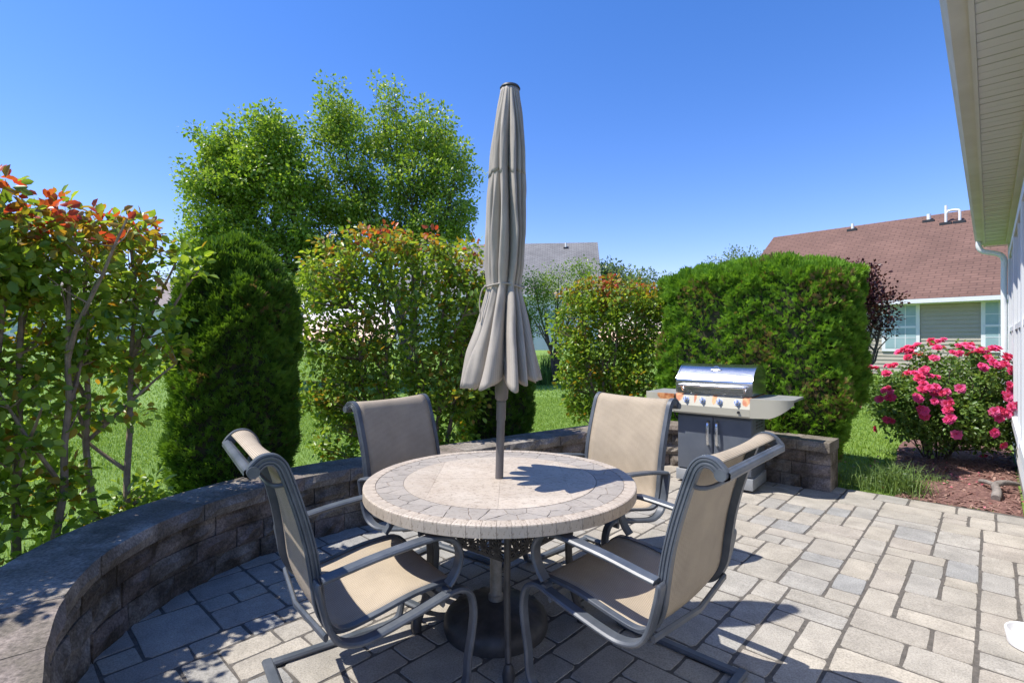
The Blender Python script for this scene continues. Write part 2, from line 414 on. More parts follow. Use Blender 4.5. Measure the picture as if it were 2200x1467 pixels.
# ------------------------------------------------------------------ seat wall
L = [0]
for a, b_ in zip(SP, SP[1:]): L.append(L[-1] + (b_-a).length)
LT = L[-1]
def pt(s):
    s = min(max(s, 0), LT-1e-5); k = np.searchsorted(L, s, 'right')-1; k = min(k, len(SP)-2)
    f = (s-L[k])/(L[k+1]-L[k]); p = SP[k].lerp(SP[k+1], f)
    k0 = max(k-1, 0); k1 = min(k+2, len(SP)-1); T = (SP[k1]-SP[k0]).normalized()
    return p, Vector((-T.y, T.x))
wall = thing('garden_wall', 'low curved stone block seat wall with slab cap around the patio', 'wall', (0, 0, 0))
def wall_piece(name, s0, s1, z0, z1, din, dout, mat, rough, nx, nz):
    V = []; F = []; rg = rng
    for iz in range(nz+1):
        for ix in range(nx+1):
            s = s0 + (s1-s0)*ix/nx; z = z0 + (z1-z0)*iz/nz; p, n_ = pt(s)
            e = (ix in (0, nx)) or (iz in (0, nz))
            d = din + (rg.uniform(.004, .010) if e else -rg.uniform(0, rough)); q = p + n_*d
            V.append((q.x, q.y, z + (0 if e else rg.uniform(-.006, .006))))
    w = nx+1; nb = len(V)
    for iz in (0, 1):
        for ix in range(nx+1):
            s = s0 + (s1-s0)*ix/nx; p, n_ = pt(s); q = p + n_*dout; V.append((q.x, q.y, (z0, z1)[iz]))
    for iz in range(nz):
        for ix in range(nx): a = iz*w+ix; F.append((a, a+1, a+w+1, a+w))
    for ix in range(nx):
        F.append((ix, nb+ix, nb+ix+1, ix+1)); tp = nz*w+ix; F.append((tp, tp+1, nb+w+ix+1, nb+w+ix)); F.append((nb+ix, nb+w+ix, nb+w+ix+1, nb+ix+1))
    F.append(tuple([iz*w for iz in range(nz+1)] + [nb+w, nb])); F.append(tuple([iz*w+nx for iz in range(nz+1)] + [nb+w+nx, nb+nx]))
    return obj(name, V, F, mat, wall)
zc = [-.04, .118, .238, .358]
for c_ in range(3):
    s = -.1*c_
    while s < LT:
        ln = rng.choice([.18, .26, .30, .38, .22]); e = min(s+ln, LT)
        if LT-e < .12: e = LT
        if e > 0: wall_piece('block', max(s, 0)+.003, e-.003, zc[c_]+.002, zc[c_+1]-.002, rng.uniform(0, .012), .29, M['block'], .022, 4, 3)
        s = e
s = 0
while s < LT:
    e = min(s+rng.uniform(.28, .42), LT+.03)
    if LT-e < .2: e = LT
    wall_piece('cap_stone', s+.002, e-.002, .36, .45+rng.uniform(-.002, .002), -.03+rng.uniform(-.004, .006), .325, M['cap'], .018, 5, 2); s = e

# ------------------------------------------------------------------ table
TC = Vector((-.056, 2.477)); TR = .641; TZ = .72
tab = thing('round_table', 'round stone mosaic patio table with cast metal lattice base', 'table', (TC.x, TC.y, 0))
lathe('table_slab', [(.05, TZ-.042), (TR-.016, TZ-.042), (TR-.010, TZ-.012), (TR-.03, TZ-.0035), (.05, TZ-.0035)], M['grout'], tab, 72)
def clip(P, n_, d):
    out = []
    for i in range(len(P)):
        a, b_ = P[i], P[(i+1) % len(P)]; da = a[0]*n_[0]+a[1]*n_[1]-d; db = b_[0]*n_[0]+b_[1]*n_[1]-d
        if da <= 0: out.append(a)
        if (da < 0) != (db < 0) and da != db: f = da/(da-db); out.append((a[0]+(b_[0]-a[0])*f, a[1]+(b_[1]-a[1])*f))
    return out
# square tiles of the centre disc
G = .31; r0 = .457
for ix in range(-2, 2):
    for iy in range(-2, 2):
        P = [(r0*math.cos(2*math.pi*k/96)-.001, r0*math.sin(2*math.pi*k/96)) for k in range(96)]
        x0, x1, y0, y1 = ix*G+.0004, (ix+1)*G-.0004, iy*G+.0004, (iy+1)*G-.0004
        for n_, d in (((1,0),x1),((-1,0),-x0),((0,1),y1),((0,-1),-y0)): P = clip(P, n_, d) if P else P
        if len(P) > 2: prism('centre_tile', P, TZ-.006, TZ-.0003, M['trav'], tab)
# irregular flagstone ring: Voronoi cells on the unrolled ring
ra, rb = .460, .583; circ = 2*math.pi*(ra+rb)/2; rg = random.Random(9); seeds = []
while len(seeds) < 58:
    for _ in range(400):
        q = (rg.uniform(0, circ), rg.uniform(.12, .88)*(rb-ra))
        if all(math.hypot(min(abs(q[0]-p[0]), circ-abs(q[0]-p[0])), q[1]-p[1]) > .066 for p in seeds): seeds.append(q); break
    else: break
allS = [(x+o_*circ, y) for x, y in seeds for o_ in (-1, 0, 1)]
for sx, sy in seeds:
    P = [(sx-.3, 0), (sx+.3, 0), (sx+.3, rb-ra), (sx-.3, rb-ra)]
    for qx, qy in allS:
        dx, dy = qx-sx, qy-sy; l = math.hypot(dx, dy)
        if l < 1e-6 or l > .5: continue
        P = clip(P, (dx/l, dy/l), (dx*(sx+qx)/2+dy*(sy+qy)/2)/l - .0016)
        if len(P) < 3: break
    if len(P) < 3: continue
    Q = []
    for i in range(len(P)):
        a, b_ = P[i], P[(i+1) % len(P)]; l = math.hypot(b_[0]-a[0], b_[1]-a[1]); ns = max(1, int(l/.022))
        flat = abs(a[1]-b_[1]) < 1e-6
        for k in range(ns):
            f = k/ns; jx = 0 if (k == 0 or flat) else rg.uniform(-.003, .003); jy = 0 if (k == 0 or flat) else rg.uniform(-.003, .003)
            x, y = a[0]+(b_[0]-a[0])*f+jx, a[1]+(b_[1]-a[1])*f+jy; th = x/circ*2*math.pi; Q.append(((ra+y)*math.cos(th), (ra+y)*math.sin(th)))
    prism('flagstone', Q, TZ-.006, TZ-.0008, M['flag'], tab)
# rim tiles wrapping the edge
nr = 72
V = []; F = []; pr = [(.586, TZ-.006), (.586, TZ), (TR-.006, TZ), (TR-.001, TZ-.003), (TR, TZ-.008), (TR, TZ-.047), (TR-.012, TZ-.047), (TR-.012, TZ-.006)]
for f in (.012, .5, .988):
    a = f*2*math.pi/nr
    for r, z in pr: V.append((r*math.cos(a), r*math.sin(a), z))
k8 = len(pr)
for i in range(2):
    for j in range(k8): F.append((i*k8+j, i*k8+(j+1) % k8, (i+1)*k8+(j+1) % k8, (i+1)*k8+j))
F += [tuple(range(k8)), tuple(2*k8+j for j in range(k8))[::-1]]
o = obj('rim_tile', V, F, M['trav'], tab)
for k in range(1, nr): q = o.copy(); C.objects.link(q); q.rotation_euler = (0, 0, 2*math.pi*k/nr)
# lattice apron and legs
cr = .34; cang = [R(-84 + 90*k) for k in range(4)]; cor = [Vector((cr*math.cos(a), cr*math.sin(a), 0)) for a in cang]
def panel(a, b_):
    """fretwork panel: rosettes of spokes in a frame"""
    V = []; F = []; ex = (b_-a).normalized(); ln = (b_-a).length; z0, z1 = .455, .675; nrm = Vector((-ex.y, ex.x, 0))
    def stick(x0, y0, x1, y1, w=.008):
        p = Vector((x0, y0)); q = Vector((x1, y1)); d_ = (q-p).normalized()*1.0; s_ = Vector((-d_.y, d_.x))*w/2; o_ = len(V)
        for dn in (-.004, .004):
            for c2 in (p-s_, p+s_, q+s_, q-s_):
                w_ = a + ex*c2.x + nrm*dn; V.append((w_.x, w_.y, c2.y))
        F.extend([(o_,o_+1,o_+2,o_+3),(o_+7,o_+6,o_+5,o_+4)]+[(o_+i, o_+(i+1)%4, o_+4+(i+1)%4, o_+4+i) for i in range(4)])
    stick(.02, z0+.006, ln-.02, z0+.006, .014); stick(.02, z1, ln-.02, z1, .014); n = 6; cw = (ln-.04)/n; hh = (z1-z0)/3
    for i in range(n):
        for j in range(3):
            cx = .02+cw*(i+.5); cy = z0+hh*(j+.5)
            for k in range(6): an = math.pi*k/6; dx, dy = cw*.5*math.cos(an), hh*.5*math.sin(an); stick(cx-dx, cy-dy, cx+dx, cy+dy, .0075)
            stick(cx-cw/2, cy-hh/2, cx-cw/2, cy+hh/2, .008)
            if j: stick(cx-cw/2, cy-hh/2, cx+cw/2, cy-hh/2, .008)
    return V, F
for k in range(4):
    V, F = panel(cor[k], cor[(k+1) % 4]); obj('lattice_panel', V, F, M['iron'], tab)
    d_ = cor[k].normalized(); path = smooth_path([d_*.335+Vector((0,0,.677)), d_*.345+Vector((0,0,.50)), d_*.335+Vector((0,0,.36)), d_*.355+Vector((0,0,.18)), d_*.40+Vector((0,0,.03))], 5)
    lg = bar('leg', path, Vector((-d_.y, d_.x, 0)), rrect(.026, .034), M['iron'], tab)
    f_ = lathe('foot', [(.012,.075),(.02,.06),(.027,.03),(.024,.006),(.014,0)], M['iron'], lg, 14); f_.location = d_*.402

# ------------------------------------------------------------------ umbrella and base
tilt = R(1.6)
ub = thing('umbrella_base', 'black round cast umbrella base with scroll relief beneath the table', 'umbrella base', (TC.x-.022, TC.y, 0))
def relief(r, z, a): 
    e = math.exp(-((r-.19)/.05)**2); return r, z + e*.010*(math.sin(9*a)*math.cos(22*r*20+3*math.sin(9*a)) )
lathe('weight', [(.245,0),(.252,.02),(.25,.05),(.236,.075),(.215,.092),(.19,.104),(.165,.112),(.14,.118),(.10,.128),(.07,.134),(.04,.136)], M['iron'], ub, 90, relief)
lathe('collar', [(.036,.13),(.036,.16),(.030,.165),(.0285,.17),(.0285,.44),(.024,.445)], M['galv'], ub, 24)
um = thing('patio_umbrella', 'closed taupe patio umbrella tied with cord, standing through the table', 'umbrella', (TC.x-.022, TC.y, .14)); um.rotation_euler = (0, tilt, 0)
Z0 = .14
lathe('pole', [(.0195, .32),(.0195, .86),(.023,.861),(.023,.95),(.0195,.951),(.0195,2.46)], M['steel_tube'], um, 20)
lathe('runner', [(.022,.955),(.031,.965),(.034,1.03),(.034,1.10),(.02,1.11)], M['steel_tube'], um, 20)
lathe('finial', [(.046,2.455),(.05,2.462),(.044,2.472),(.02,2.478)], M['dark'], um, 24)
rg = random.Random(21)
lob = []; a = 0
while a < 2*math.pi-.2: w = rg.uniform(.26, .78); lob.append((a, w)); a += w
sc_ = 2*math.pi/a; lob = [(x*sc_, w*sc_, rg.uniform(.5, 1.15), rg.uniform(-.55, .55)) for x, w in lob]
def foldr(th, amp, tw):
    th = (th + tw) % (2*math.pi)
    for x, w, h_, sk in lob:
        if x <= th < x+w+1e-9:
            f = (th-x)/w; f = f**(1+sk); return 1 - amp + amp*h_*math.sin(math.pi*f)**.5
    return 1-amp
def cloth(name, prof, parent, amp, twist, hem=None, seg=220, lean=None):
    V = []; F = []; uv = []; n = len(prof); zmin = min(p[1] for p in prof); zmax = max(p[1] for p in prof)
    for i, (r, z, am) in enumerate(prof):
        for k in range(seg):
            th = 2*math.pi*k/seg; tw = twist*math.sin(z*2.2+1)+.05*math.sin(9*z+3*th)
            rr = r*foldr(th, am, tw) + r*(.022*math.sin(17*th+6*math.sin(3.1*z+th))*math.sin(5*z+2*th)+.016*math.sin(29*th-11*z)*math.sin(7*z+th)); zz = z
            if hem and i < 6: zz += hem(th, tw)*(1-i/6)
            V.append((rr*math.cos(th), rr*math.sin(th), zz)); uv.append((th/(2*math.pi), z*.5))
    for i in range(n-1):
        for k in range(seg): a0 = i*seg+k; a1 = i*seg+(k+1) % seg; F.append((a0, a1, a1+seg, a0+seg))
    o = obj(name, V, F, M['canopy'], parent, True, uv)
    md = o.modifiers.new('thick', 'SOLIDIFY'); md.thickness = .003; md.offset = -1; return o
def prof(keys, n):
    zs = [k[0] for k in keys]; out = []
    for z in np.linspace(zs[0], zs[-1], n): out.append((float(np.interp(z, zs, [k[1] for k in keys])), float(z), float(np.interp(z, zs, [k[2] for k in keys]))))
    return out
def hem(th, tw): f = foldr(th, .5, tw); return -.07*(f-.5)*1.6 + .03*math.sin(th+2.2) + .012*math.sin(7*th+1)
can = cloth('canopy', prof([(1.07,.268,.60),(1.12,.250,.58),(1.25,.196,.54),(1.38,.142,.48),(1.475,.104,.38),(1.50,.096,.32),(1.52,.098,.34),(1.60,.118,.56),(1.75,.131,.66),(1.95,.127,.66),(2.10,.108,.58),(2.25,.085,.40),(2.40,.055,.2)], 70), um, .4, .25, hem)
def hem2(th, tw): f = foldr(th, .5, tw); return -.05*(f-.5)*2
tier = cloth('top_tier', prof([(2.07,.118,.58),(2.15,.110,.54),(2.25,.094,.46),(2.34,.075,.30),(2.42,.055,.18),(2.457,.046,.05)], 26), um, .3, .25, hem2)
tie = [(.094*math.cos(a)*(1+.02*math.sin(5*a)), .094*math.sin(a), 1.505+.006*math.sin(3*a)) for a in np.linspace(0, 2*math.pi, 40)]
tube('tie_cord', tie, .005, M['canopy'], um, 6)
tube('cord_end', smooth_path([(-.085,-.04,1.505),(-.105,-.055,1.48),(-.115,-.06,1.42),(-.108,-.07,1.36),(-.112,-.075,1.33)], 4), .003, M['canopy'], um, 6)

# ------------------------------------------------------------------ chairs
def make_chair(label):
    t_ = thing('sling_chair', label, 'chair')
    railp = [(.26,.415),(.235,.432),(.10,.425),(-.06,.392),(-.16,.378),(-.215,.402),(-.245,.47),(-.262,.57),(-.283,.68),(-.315,.79),(-.352,.89),(-.380,.958),(-.402,1.000),(-.432,1.022),(-.470,1.022),(-.498,1.004),(-.510,.990)]
    railp = [(y if y > -.245 else -.245+(y+.245)*.78, z if z < .6 else z-.02*(z-.6)/.4) for y, z in railp]
    hw = .282
    rp = smooth_path([(0, y, z) for y, z in railp], 5)
    # sling cloth between the rails, sagging slightly
    V = []; F = []; uv = []; nx = 12; ls = 0
    sp_ = rp[:-7]
    for i, p in enumerate(sp_):
        if i: ls += (p-rp[i-1]).length
        T = (rp[min(i+1, len(rp)-1)]-rp[max(i-1, 0)]).normalized(); nn = Vector((1,0,0)).cross(T)
        sag = .018*math.sin(math.pi*min(1, i/(len(rp)-1)))
        for k in range(nx+1):
            f = k/nx; x = (-1+2*f)*(hw-.012); q = p + nn*(-.0125+sag*(1-(2*f-1)**2)); V.append((x, q.y, q.z)); uv.append((f*.52, ls))
    for i in range(len(sp_)-1):
        for k in range(nx): a = i*(nx+1)+k; F.append((a, a+1, a+nx+2, a+nx+1))
    o = obj('sling', V, F, M['sling'], t_, True, uv); md = o.modifiers.new('t', 'SOLIDIFY'); md.thickness = .003; md.offset = 0
    groove = [(a_, b2*.72) for a_, b2 in [(-.013,-.026),(.013,-.026),(.0145,-.019),(.011,-.016),(.0145,-.013),(.0145,-.005),(.011,-.002),(.011,.002),(.0145,.005),(.0145,.013),(.011,.016),(.0145,.019),(.013,.026),(-.013,.026)]]
    for s in (-1, 1):
        pr = groove if s > 0 else [(-a, b_) for a, b_ in groove][::-1]
        bar('side_rail', [(s*hw, p.y, p.z) for p in rp], (1,0,0), pr, M['frame'], t_, [.35+.65*sstep(18, 34, i) for i in range(len(rp))])
        xo = s*(hw+.038)
        # arm: loop at the front, flat rest, square rear corner, down and under the seat
        ap = [(.215,.452),(.243,.485),(.262,.53),(.262,.575),(.235,.618),(.185,.640),(.12,.642),(-.05,.625),(-.19,.603),(-.252,.594)]
        ap2 = [(-.262,.590),(-.266,.575),(-.250,.50),(-.228,.425),(-.195,.375),(-.14,.352),(-.07,.353),(.08,.385),(.21,.418)]
        am_ = bar('arm', [Vector((xo, p.y, p.z)) for p in smooth_path([(0,y,z) for y,z in ap], 5)], (1,0,0), rrect(.052, .018, .35), M['frame'], t_)
        bar('arm_support', [Vector((xo, p.y, p.z)) for p in smooth_path([(0,y,z) for y,z in ap2], 5)], (1,0,0), rrect(.050, .019, .35), M['frame'], t_)
        lp = [(.10,.388),(.20,.418),(.268,.424),(.312,.395),(.330,.33),(.322,.24),(.305,.15),(.300,.08),(.285,.035),(.25,.016),(.15,.013),(-.15,.013),(-.30,.013)]
        lg = bar('leg', [Vector((xo-s*.002, p.y, p.z)) for p in smooth_path([(0,y,z-.004) for y,z in lp], 5)], (1,0,0), rrect(.044, .022, .35), M['frame'], t_)
        V, F = tubevf([(xo-s*.03, .215, .425), (xo+s*.012, .215, .425)], .014, 10); obj('bolt', V, F, M['frame'], lg, True)
        V, F = tubevf([(s*(hw-.01), -.450, .971), (s*(hw+.020), -.450, .971)], .019, 16); cp = obj('end_cap', V, F, M['frame'], t_, True)
    gb = [(.018*math.cos(a)*(1 if k % 3 else .86), .018*math.sin(a)*(1 if k % 3 else .86)) for k, a in enumerate(np.linspace(0, 2*math.pi, 18, endpoint=False))]
    V = []; F = []
    for x in (-hw, hw):
        for a, b_ in gb: V.append((x, -.458+a, .967+b_))
    F = [(k, (k+1) % 18, 18+(k+1) % 18, 18+k) for k in range(18)]; obj('head_bar', V, F, M['frame'], t_, True)
    bar('rear_crossbar', [(-hw-.03, -.235, .395), (0, -.26, .385), (hw+.03, -.235, .395)], (0,0,1), rrect(.028, .016, .4), M['frame'], t_)
    bar('front_crossbar', [(-hw-.03, .20, .385), (hw+.03, .20, .385)], (0,0,1), rrect(.04, .016, .4), M['frame'], t_)
    bar('floor_crossbar', [(-hw-.058, -.30, .013), (hw+.058, -.30, .013)], (0,1,0), rrect(.044, .020, .4), M['frame'], t_)
    tube('back_brace', smooth_path([(-hw+.005,-.352,.915),(-.2,-.388,.905),(.2,-.388,.905),(hw-.005,-.352,.915)], 4), .008, M['frame'], t_, 8)
    return t_
def copy_tree(o, parent=None):
    c_ = o.copy(); C.objects.link(c_); c_.parent = parent
    for ch in list(o.children): copy_tree(ch, c_)
    return c_
ch0 = make_chair('tan sling patio chair with its back to the leafy shrub hedge shading the wall')
spots = [((-.605, 2.085), (.815, .58), None),
         ((-.455, 3.02), (.80, -.60), 'tan sling patio chair backed toward the wall and the red-tipped bush beside arborvitae'),
         ((.515, 3.13), (-.74, -.67), 'tan sling patio chair standing just in front of the gas grill'),
         ((.505, 2.075), (-.73, .68), 'tan sling patio chair with its back to the open sunlit pavers')]
for i, (p, f, lb) in enumerate(spots):
    o = ch0 if i == 0 else copy_tree(ch0)
    o.location = (p[0], p[1], .004); o.rotation_euler = (0, 0, math.atan2(f[1], f[0])-math.pi/2)
    if lb: o['label'] = lb
    o['group'] = 'sling chairs around the table'

# ------------------------------------------------------------------ gas grill
gr = thing('gas_grill', 'stainless lidded gas grill with rusty control panel and grey cabinet by the wall', 'grill', (2.075, 5.065, .003), R(-39.7))
hwg = .345; fy = -.255; by = .215
box('base_skirt', (-hwg-.012, hwg+.012, fy-.012, by, .02, .125), M['skirt'], gr, .006)
box('cabinet', (-hwg, hwg, fy+.02, by-.01, .125, .70), M['cabinet'], gr, .004)
for s, x0, x1 in ((-1, -hwg+.004, -.004), (1, .004, hwg-.004)):
    d_ = box('door', (x0, x1, fy-.002, fy+.019, .14, .655), M['cabinet'], gr, .004)
    hx = s*.042
    bar('handle', smooth_path([(hx, fy-.004, .615), (hx, fy-.035, .59), (hx, fy-.045, .50), (hx, fy-.035, .41), (hx, fy-.004, .385)], 6), (1,0,0), rrect(.026, .014, .4), M['steel'], d_)
for z in (.22, .25, .28, .56, .59, .62):
    for k in range(3): box('side_vent', (hwg-.001, hwg+.002, -.12+k*.09, -.06+k*.09, z, z+.012), M['dark'], gr)
# control panel: slanted face
def xprism(name, prf, x0, x1, mat, parent, bevel=0, smooth=False):
    n = len(prf); V = [(x0, y, z) for y, z in prf] + [(x1, y, z) for y, z in prf]
    F = [tuple(range(n)), tuple(range(n, 2*n))[::-1]] + [(i, n+i, n+(i+1) % n, (i+1) % n) for i in range(n)]
    return obj(name, V, F, mat, parent, smooth, None, bevel)
pf = [(fy-.075, .685), (fy-.085, .70), (fy-.085, .765), (fy-.035, .868), (by, .868), (by, .685)]
pan = xprism('control_panel', pf, -hwg-.004, hwg+.004, M['panel'], gr)
sl_ = Vector((0, .05, .103)).normalized(); nrm = Vector((0, -sl_.z, sl_.y))
for k in range(4):
    x = -.235 + k*.157; c0 = Vector((x, fy-.060, .8165)) + nrm*.001
    V, F = tubevf([c0, c0+nrm*.006], .029, 20); kn = obj('knob', V, F, M['steel'], gr, True)
    V, F = tubevf([c0+nrm*.006, c0+nrm*.014, c0+nrm*.034, c0+nrm*.036], [.021, .021, .018, .012], 18); obj('dial', V, F, M['steel'], kn, True)
    q = c0+nrm*.036; a_ = nrm*.007; s_ = Vector((.0055, 0, 0)); l_ = sl_*.019
    V = [q-s_-l_, q+s_-l_, q+s_+l_, q-s_+l_, q-s_-l_+a_, q+s_-l_+a_, q+s_+l_+a_, q-s_+l_+a_]; obj('grip', V, boxvf(0,1,0,1,0,1)[1], M['steel'], kn)
V, F = tubevf([(.255, fy-.080, .735), (.255, fy-.10, .735)], .012, 14); obj('igniter_button', V, F, M['dark'], gr, True)
for x0, x1 in ((-.29, -.02), (.02, .29)): box('panel_slot', (x0, x1, fy-.040, fy-.034, .858, .864), M['dark'], gr)
# side shelves with a rounded front corner
def shelf(s):
    x0 = s*(hwg+.006); x1 = s*(hwg+.335); yf = fy-.085; P = [(x0, yf)]
    for k in range(7): a = math.pi/2*k/6; P.append((x1-s*.17+s*.17*math.sin(a), yf+.11-.11*math.cos(a)))
    P += [(x1, by-.02), (x0, by-.02)]
    sh = prism('side_shelf', P, .842, .862, M['shelf'], gr)
    # front fascia that follows the rounded corner and tapers up at its end
    Q = P[:8]; V = []; F = []
    for i, (x, y) in enumerate(Q):
        f = i/7; zb = .690 + .125*max(0, (abs(x)-hwg-.10)/.235)**2
        V += [(x, y-.004, zb), (x, y-.004, .866), (x-s*.001, y+.012, .866), (x-s*.001, y+.012, zb)]
    for i in range(7):
        for j in range(4): a = i*4+j; b2 = i*4+(j+1) % 4; F.append((a, b2, b2+4, a+4))
    F += [(0,1,2,3), (28,29,30,31)]; obj('shelf_fascia', V, F, M['panel'], sh, True)
shelf(-1); shelf(1)
lidp = [(fy-.012, .872), (fy-.014, .985), (fy-.002, 1.02), (fy+.04, 1.065), (fy+.10, 1.115), (fy+.165, 1.143), (-.02, 1.152), (.07, 1.145), (.14, 1.11), (.185, 1.05), (.20, .98), (.20, .872)]
lp = [(p.x, p.y) for p in smooth_path([(y, z, 0) for y, z in lidp], 5)]
lid = xprism('lid', lp, -hwg, hwg, M['steel'], gr, 0, True)
for s in (-1, 1): xprism('lid_end', [(y*1.02, z+.004) for y, z in lp], s*hwg-.006+s*.004, s*hwg+.006+s*.004, M['steel'], lid, 0, True)
hb = tube('lid_handle', [(-.31, fy-.06, .955), (-.29, fy-.06, .955), (.29, fy-.06, .955), (.31, fy-.06, .955)], [.012, .015, .015, .012], M['steel'], lid, 14)
for s in (-1, 1): bar('bracket', [(s*.285, fy-.012, .90), (s*.29, fy-.058, .952)], (1,0,0), rrect(.018, .012), M['steel'], hb)
V = [];F = []
ob_ = [(.055*math.cos(a), .022*math.sin(a)) for a in np.linspace(0, 2*math.pi, 24, endpoint=False)]
c0 = Vector((0, fy+.085, 1.106)); ty = Vector((0, .77, .63)).normalized(); nz_ = Vector((0, -ty.z, ty.y))
for h_, sc in ((-.004, 1), (.006, 1), (.009, .8)):
    for a, b_ in ob_: V.append(c0 + Vector((a*sc, 0, 0)) + ty*b_*sc + nz_*h_)
F = [(i*24+k, i*24+(k+1) % 24, (i+1)*24+(k+1) % 24, (i+1)*24+k) for i in range(2) for k in range(24)] + [tuple(48+k for k in range(24))]
bd = obj('lid_badge', V, F, M['steel'], lid, True)
tube('badge_loop', smooth_path([tuple(c0+Vector((-.03,0,0))+nz_*.008), tuple(c0+Vector((-.012,0,0))+ty*.02+nz_*.018), tuple(c0+Vector((.018,0,0))+ty*.02+nz_*.018), tuple(c0+Vector((.03,0,0))+nz_*.008)], 5), .004, M['steel'], bd, 8)
tube('gas_hose', smooth_path([(-.40, -.1, .84), (-.44, -.12, .74), (-.43, -.1, .62), (-.38, -.05, .55), (-.34, 0, .53)], 6), .009, M['dark'], gr, 8)

# ------------------------------------------------------------------ foliage helpers
def rnd(n, seed): return np.random.default_rng(seed)
def unit(a): return a/np.maximum(np.linalg.norm(a, axis=1, keepdims=True), 1e-9)
def leaves(name, P, D, Nn, Ls, Ws, col, mat, parent, oval=True):
    n = len(P); D = unit(D); Nn = unit(Nn - D*(Nn*D).sum(1, keepdims=True)); Sd = np.cross(D, Nn)
    Ls = np.broadcast_to(Ls, (n,))[:, None]; Ws = np.broadcast_to(Ws, (n,))[:, None]
    if oval:
        pts = [P, P+D*Ls*.30+Sd*Ws*.46+Nn*Ws*.16, P+D*Ls*.68+Sd*Ws*.42+Nn*Ws*.10, P+D*Ls-Nn*Ls*.10, P+D*Ls*.68-Sd*Ws*.42+Nn*Ws*.10, P+D*Ls*.30-Sd*Ws*.46+Nn*Ws*.16]
        V = np.stack(pts, 1).reshape(-1, 3); b_ = np.arange(n)[:, None]*6
        F = np.concatenate([b_+np.array([0,1,2,3]), b_+np.array([0,3,4,5])]); k = 6
    else:
        pts = [P, P+D*Ls*.45+Sd*Ws*.5+Nn*Ws*.14, P+D*Ls, P+D*Ls*.45-Sd*Ws*.5+Nn*Ws*.14]
        V = np.stack(pts, 1).reshape(-1, 3); b_ = np.arange(n)[:, None]*4
        F = np.concatenate([b_+np.array([0,1,2]), b_+np.array([0,2,3])]); k = 4
    return tag(npmesh(name, V, F, mat, parent, np.repeat(col, k, 0)), kind='stuff')
def woody(name, stems, mat, parent, seg=6):
    V = []; F = []
    for path, rad in stems: tubevf(path, rad, seg, V, F)
    return obj(name, V, F, mat, parent, True)
def wander(p0, p1, n, amp, rg):
    p0 = Vector(p0); p1 = Vector(p1); out = []
    ox = oy = 0
    for i in range(n+1):
        f = i/n; ox += rg.uniform(-amp, amp); oy += rg.uniform(-amp, amp); e = math.sin(math.pi*f)**.5 if 0 < f < 1 else 0
        out.append(p0.lerp(p1, f) + Vector((ox*e, oy*e, 0)))
    return out
def clump_plant(name, label, cat, base, stems, clumps, nl, csize, L_, W_, colf, bark, seed, group=None, oval=True, leafup=.35, crown='crown', anchor_low=.25, twig=.006, fillers=True):
    """stems: list of (path, r0, r1); clumps: (n,3) centres; leaves gaussian round every clump, twigs tie clumps to stems"""
    rg = np.random.default_rng(seed); pr = random.Random(seed)
    root = thing(name, label, cat, base, 0, group); B = Vector(base)
    tubes = []; allp = []; allr = []
    for path, r0_, r1_ in stems:
        path = [Vector(p)-B for p in path]; n = len(path); rad = [r0_+(r1_-r0_)*i/(n-1) for i in range(n)]
        tubes.append((path, rad)); allp += path; allr += rad
    A = np.array([tuple(p) for p in allp]); Ar = np.array(allr)
    cl = np.asarray(clumps) - np.array(base)
    bt = []
    for c_ in cl:
        d = np.linalg.norm((A-c_)*np.array([1,1,.8]), axis=1) + np.where(A[:,2] > c_[2]-.02, .6*csize+.3, 0)
        k = int(np.argmin(d)); p0 = Vector(A[k]); p1 = Vector(c_)
        mid = p0.lerp(p1, .5) + Vector((pr.uniform(-1,1), pr.uniform(-1,1), -.3))*(p1-p0).length*.08
        r_ = min(Ar[k]*.6, twig*2.2); bt.append(([p0, p0.lerp(mid, .5), mid, mid.lerp(p1, .6), p1], [r_, r_*.8, r_*.65, r_*.5, twig*.4]))
    main = [q for q in tubes if len(q[0]) >= 9]; sec = [q for q in tubes if len(q[0]) < 9]
    for q in main: woody('stem', [q], bark, root, 8)
    tag(woody('branches', sec+bt, bark, root, 5), kind='stuff')
    n = len(cl)*nl; ci = np.repeat(np.arange(len(cl)), nl)
    off = rg.normal(size=(n, 3)); off = unit(off)*(rg.random((n, 1))**.45)*csize*np.array([1, 1, .8]); P = cl[ci]+off
    D = unit(off)+rg.normal(size=(n, 3))*.5; D[:, 2] += rg.normal(size=n)*.3-.05
    Nn = rg.normal(size=(n, 3))*.55; Nn[:, 2] += leafup*2.2
    Ls = L_*rg.uniform(.65, 1.2, n)
    leaves(crown, P, D, Nn, Ls, Ls*W_, colf(P+np.array(base), rg, ci), M['leaf'], root, oval)
    return root
def sample_lobes(lobes, n, seed, shell=.5):
    """lobes: (cx,cy,cz,rx,ry,rz); even sampling by volume, biased to the outer shell"""
    rg = np.random.default_rng(seed); w = np.array([l[3]*l[4]*l[5] for l in lobes])**.75; w = w/w.sum(); out = []
    for l, k in zip(lobes, rg.multinomial(n, w)):
        d = unit(rg.normal(size=(k, 3))); r = (shell+(1-shell)*rg.random((k, 1)))**.7; out.append(np.array(l[:3])+d*r*np.array(l[3:]))
    return np.concatenate(out)
def mixcol(a, b_, f): return np.array(a)*(1-f)+np.array(b_)*f

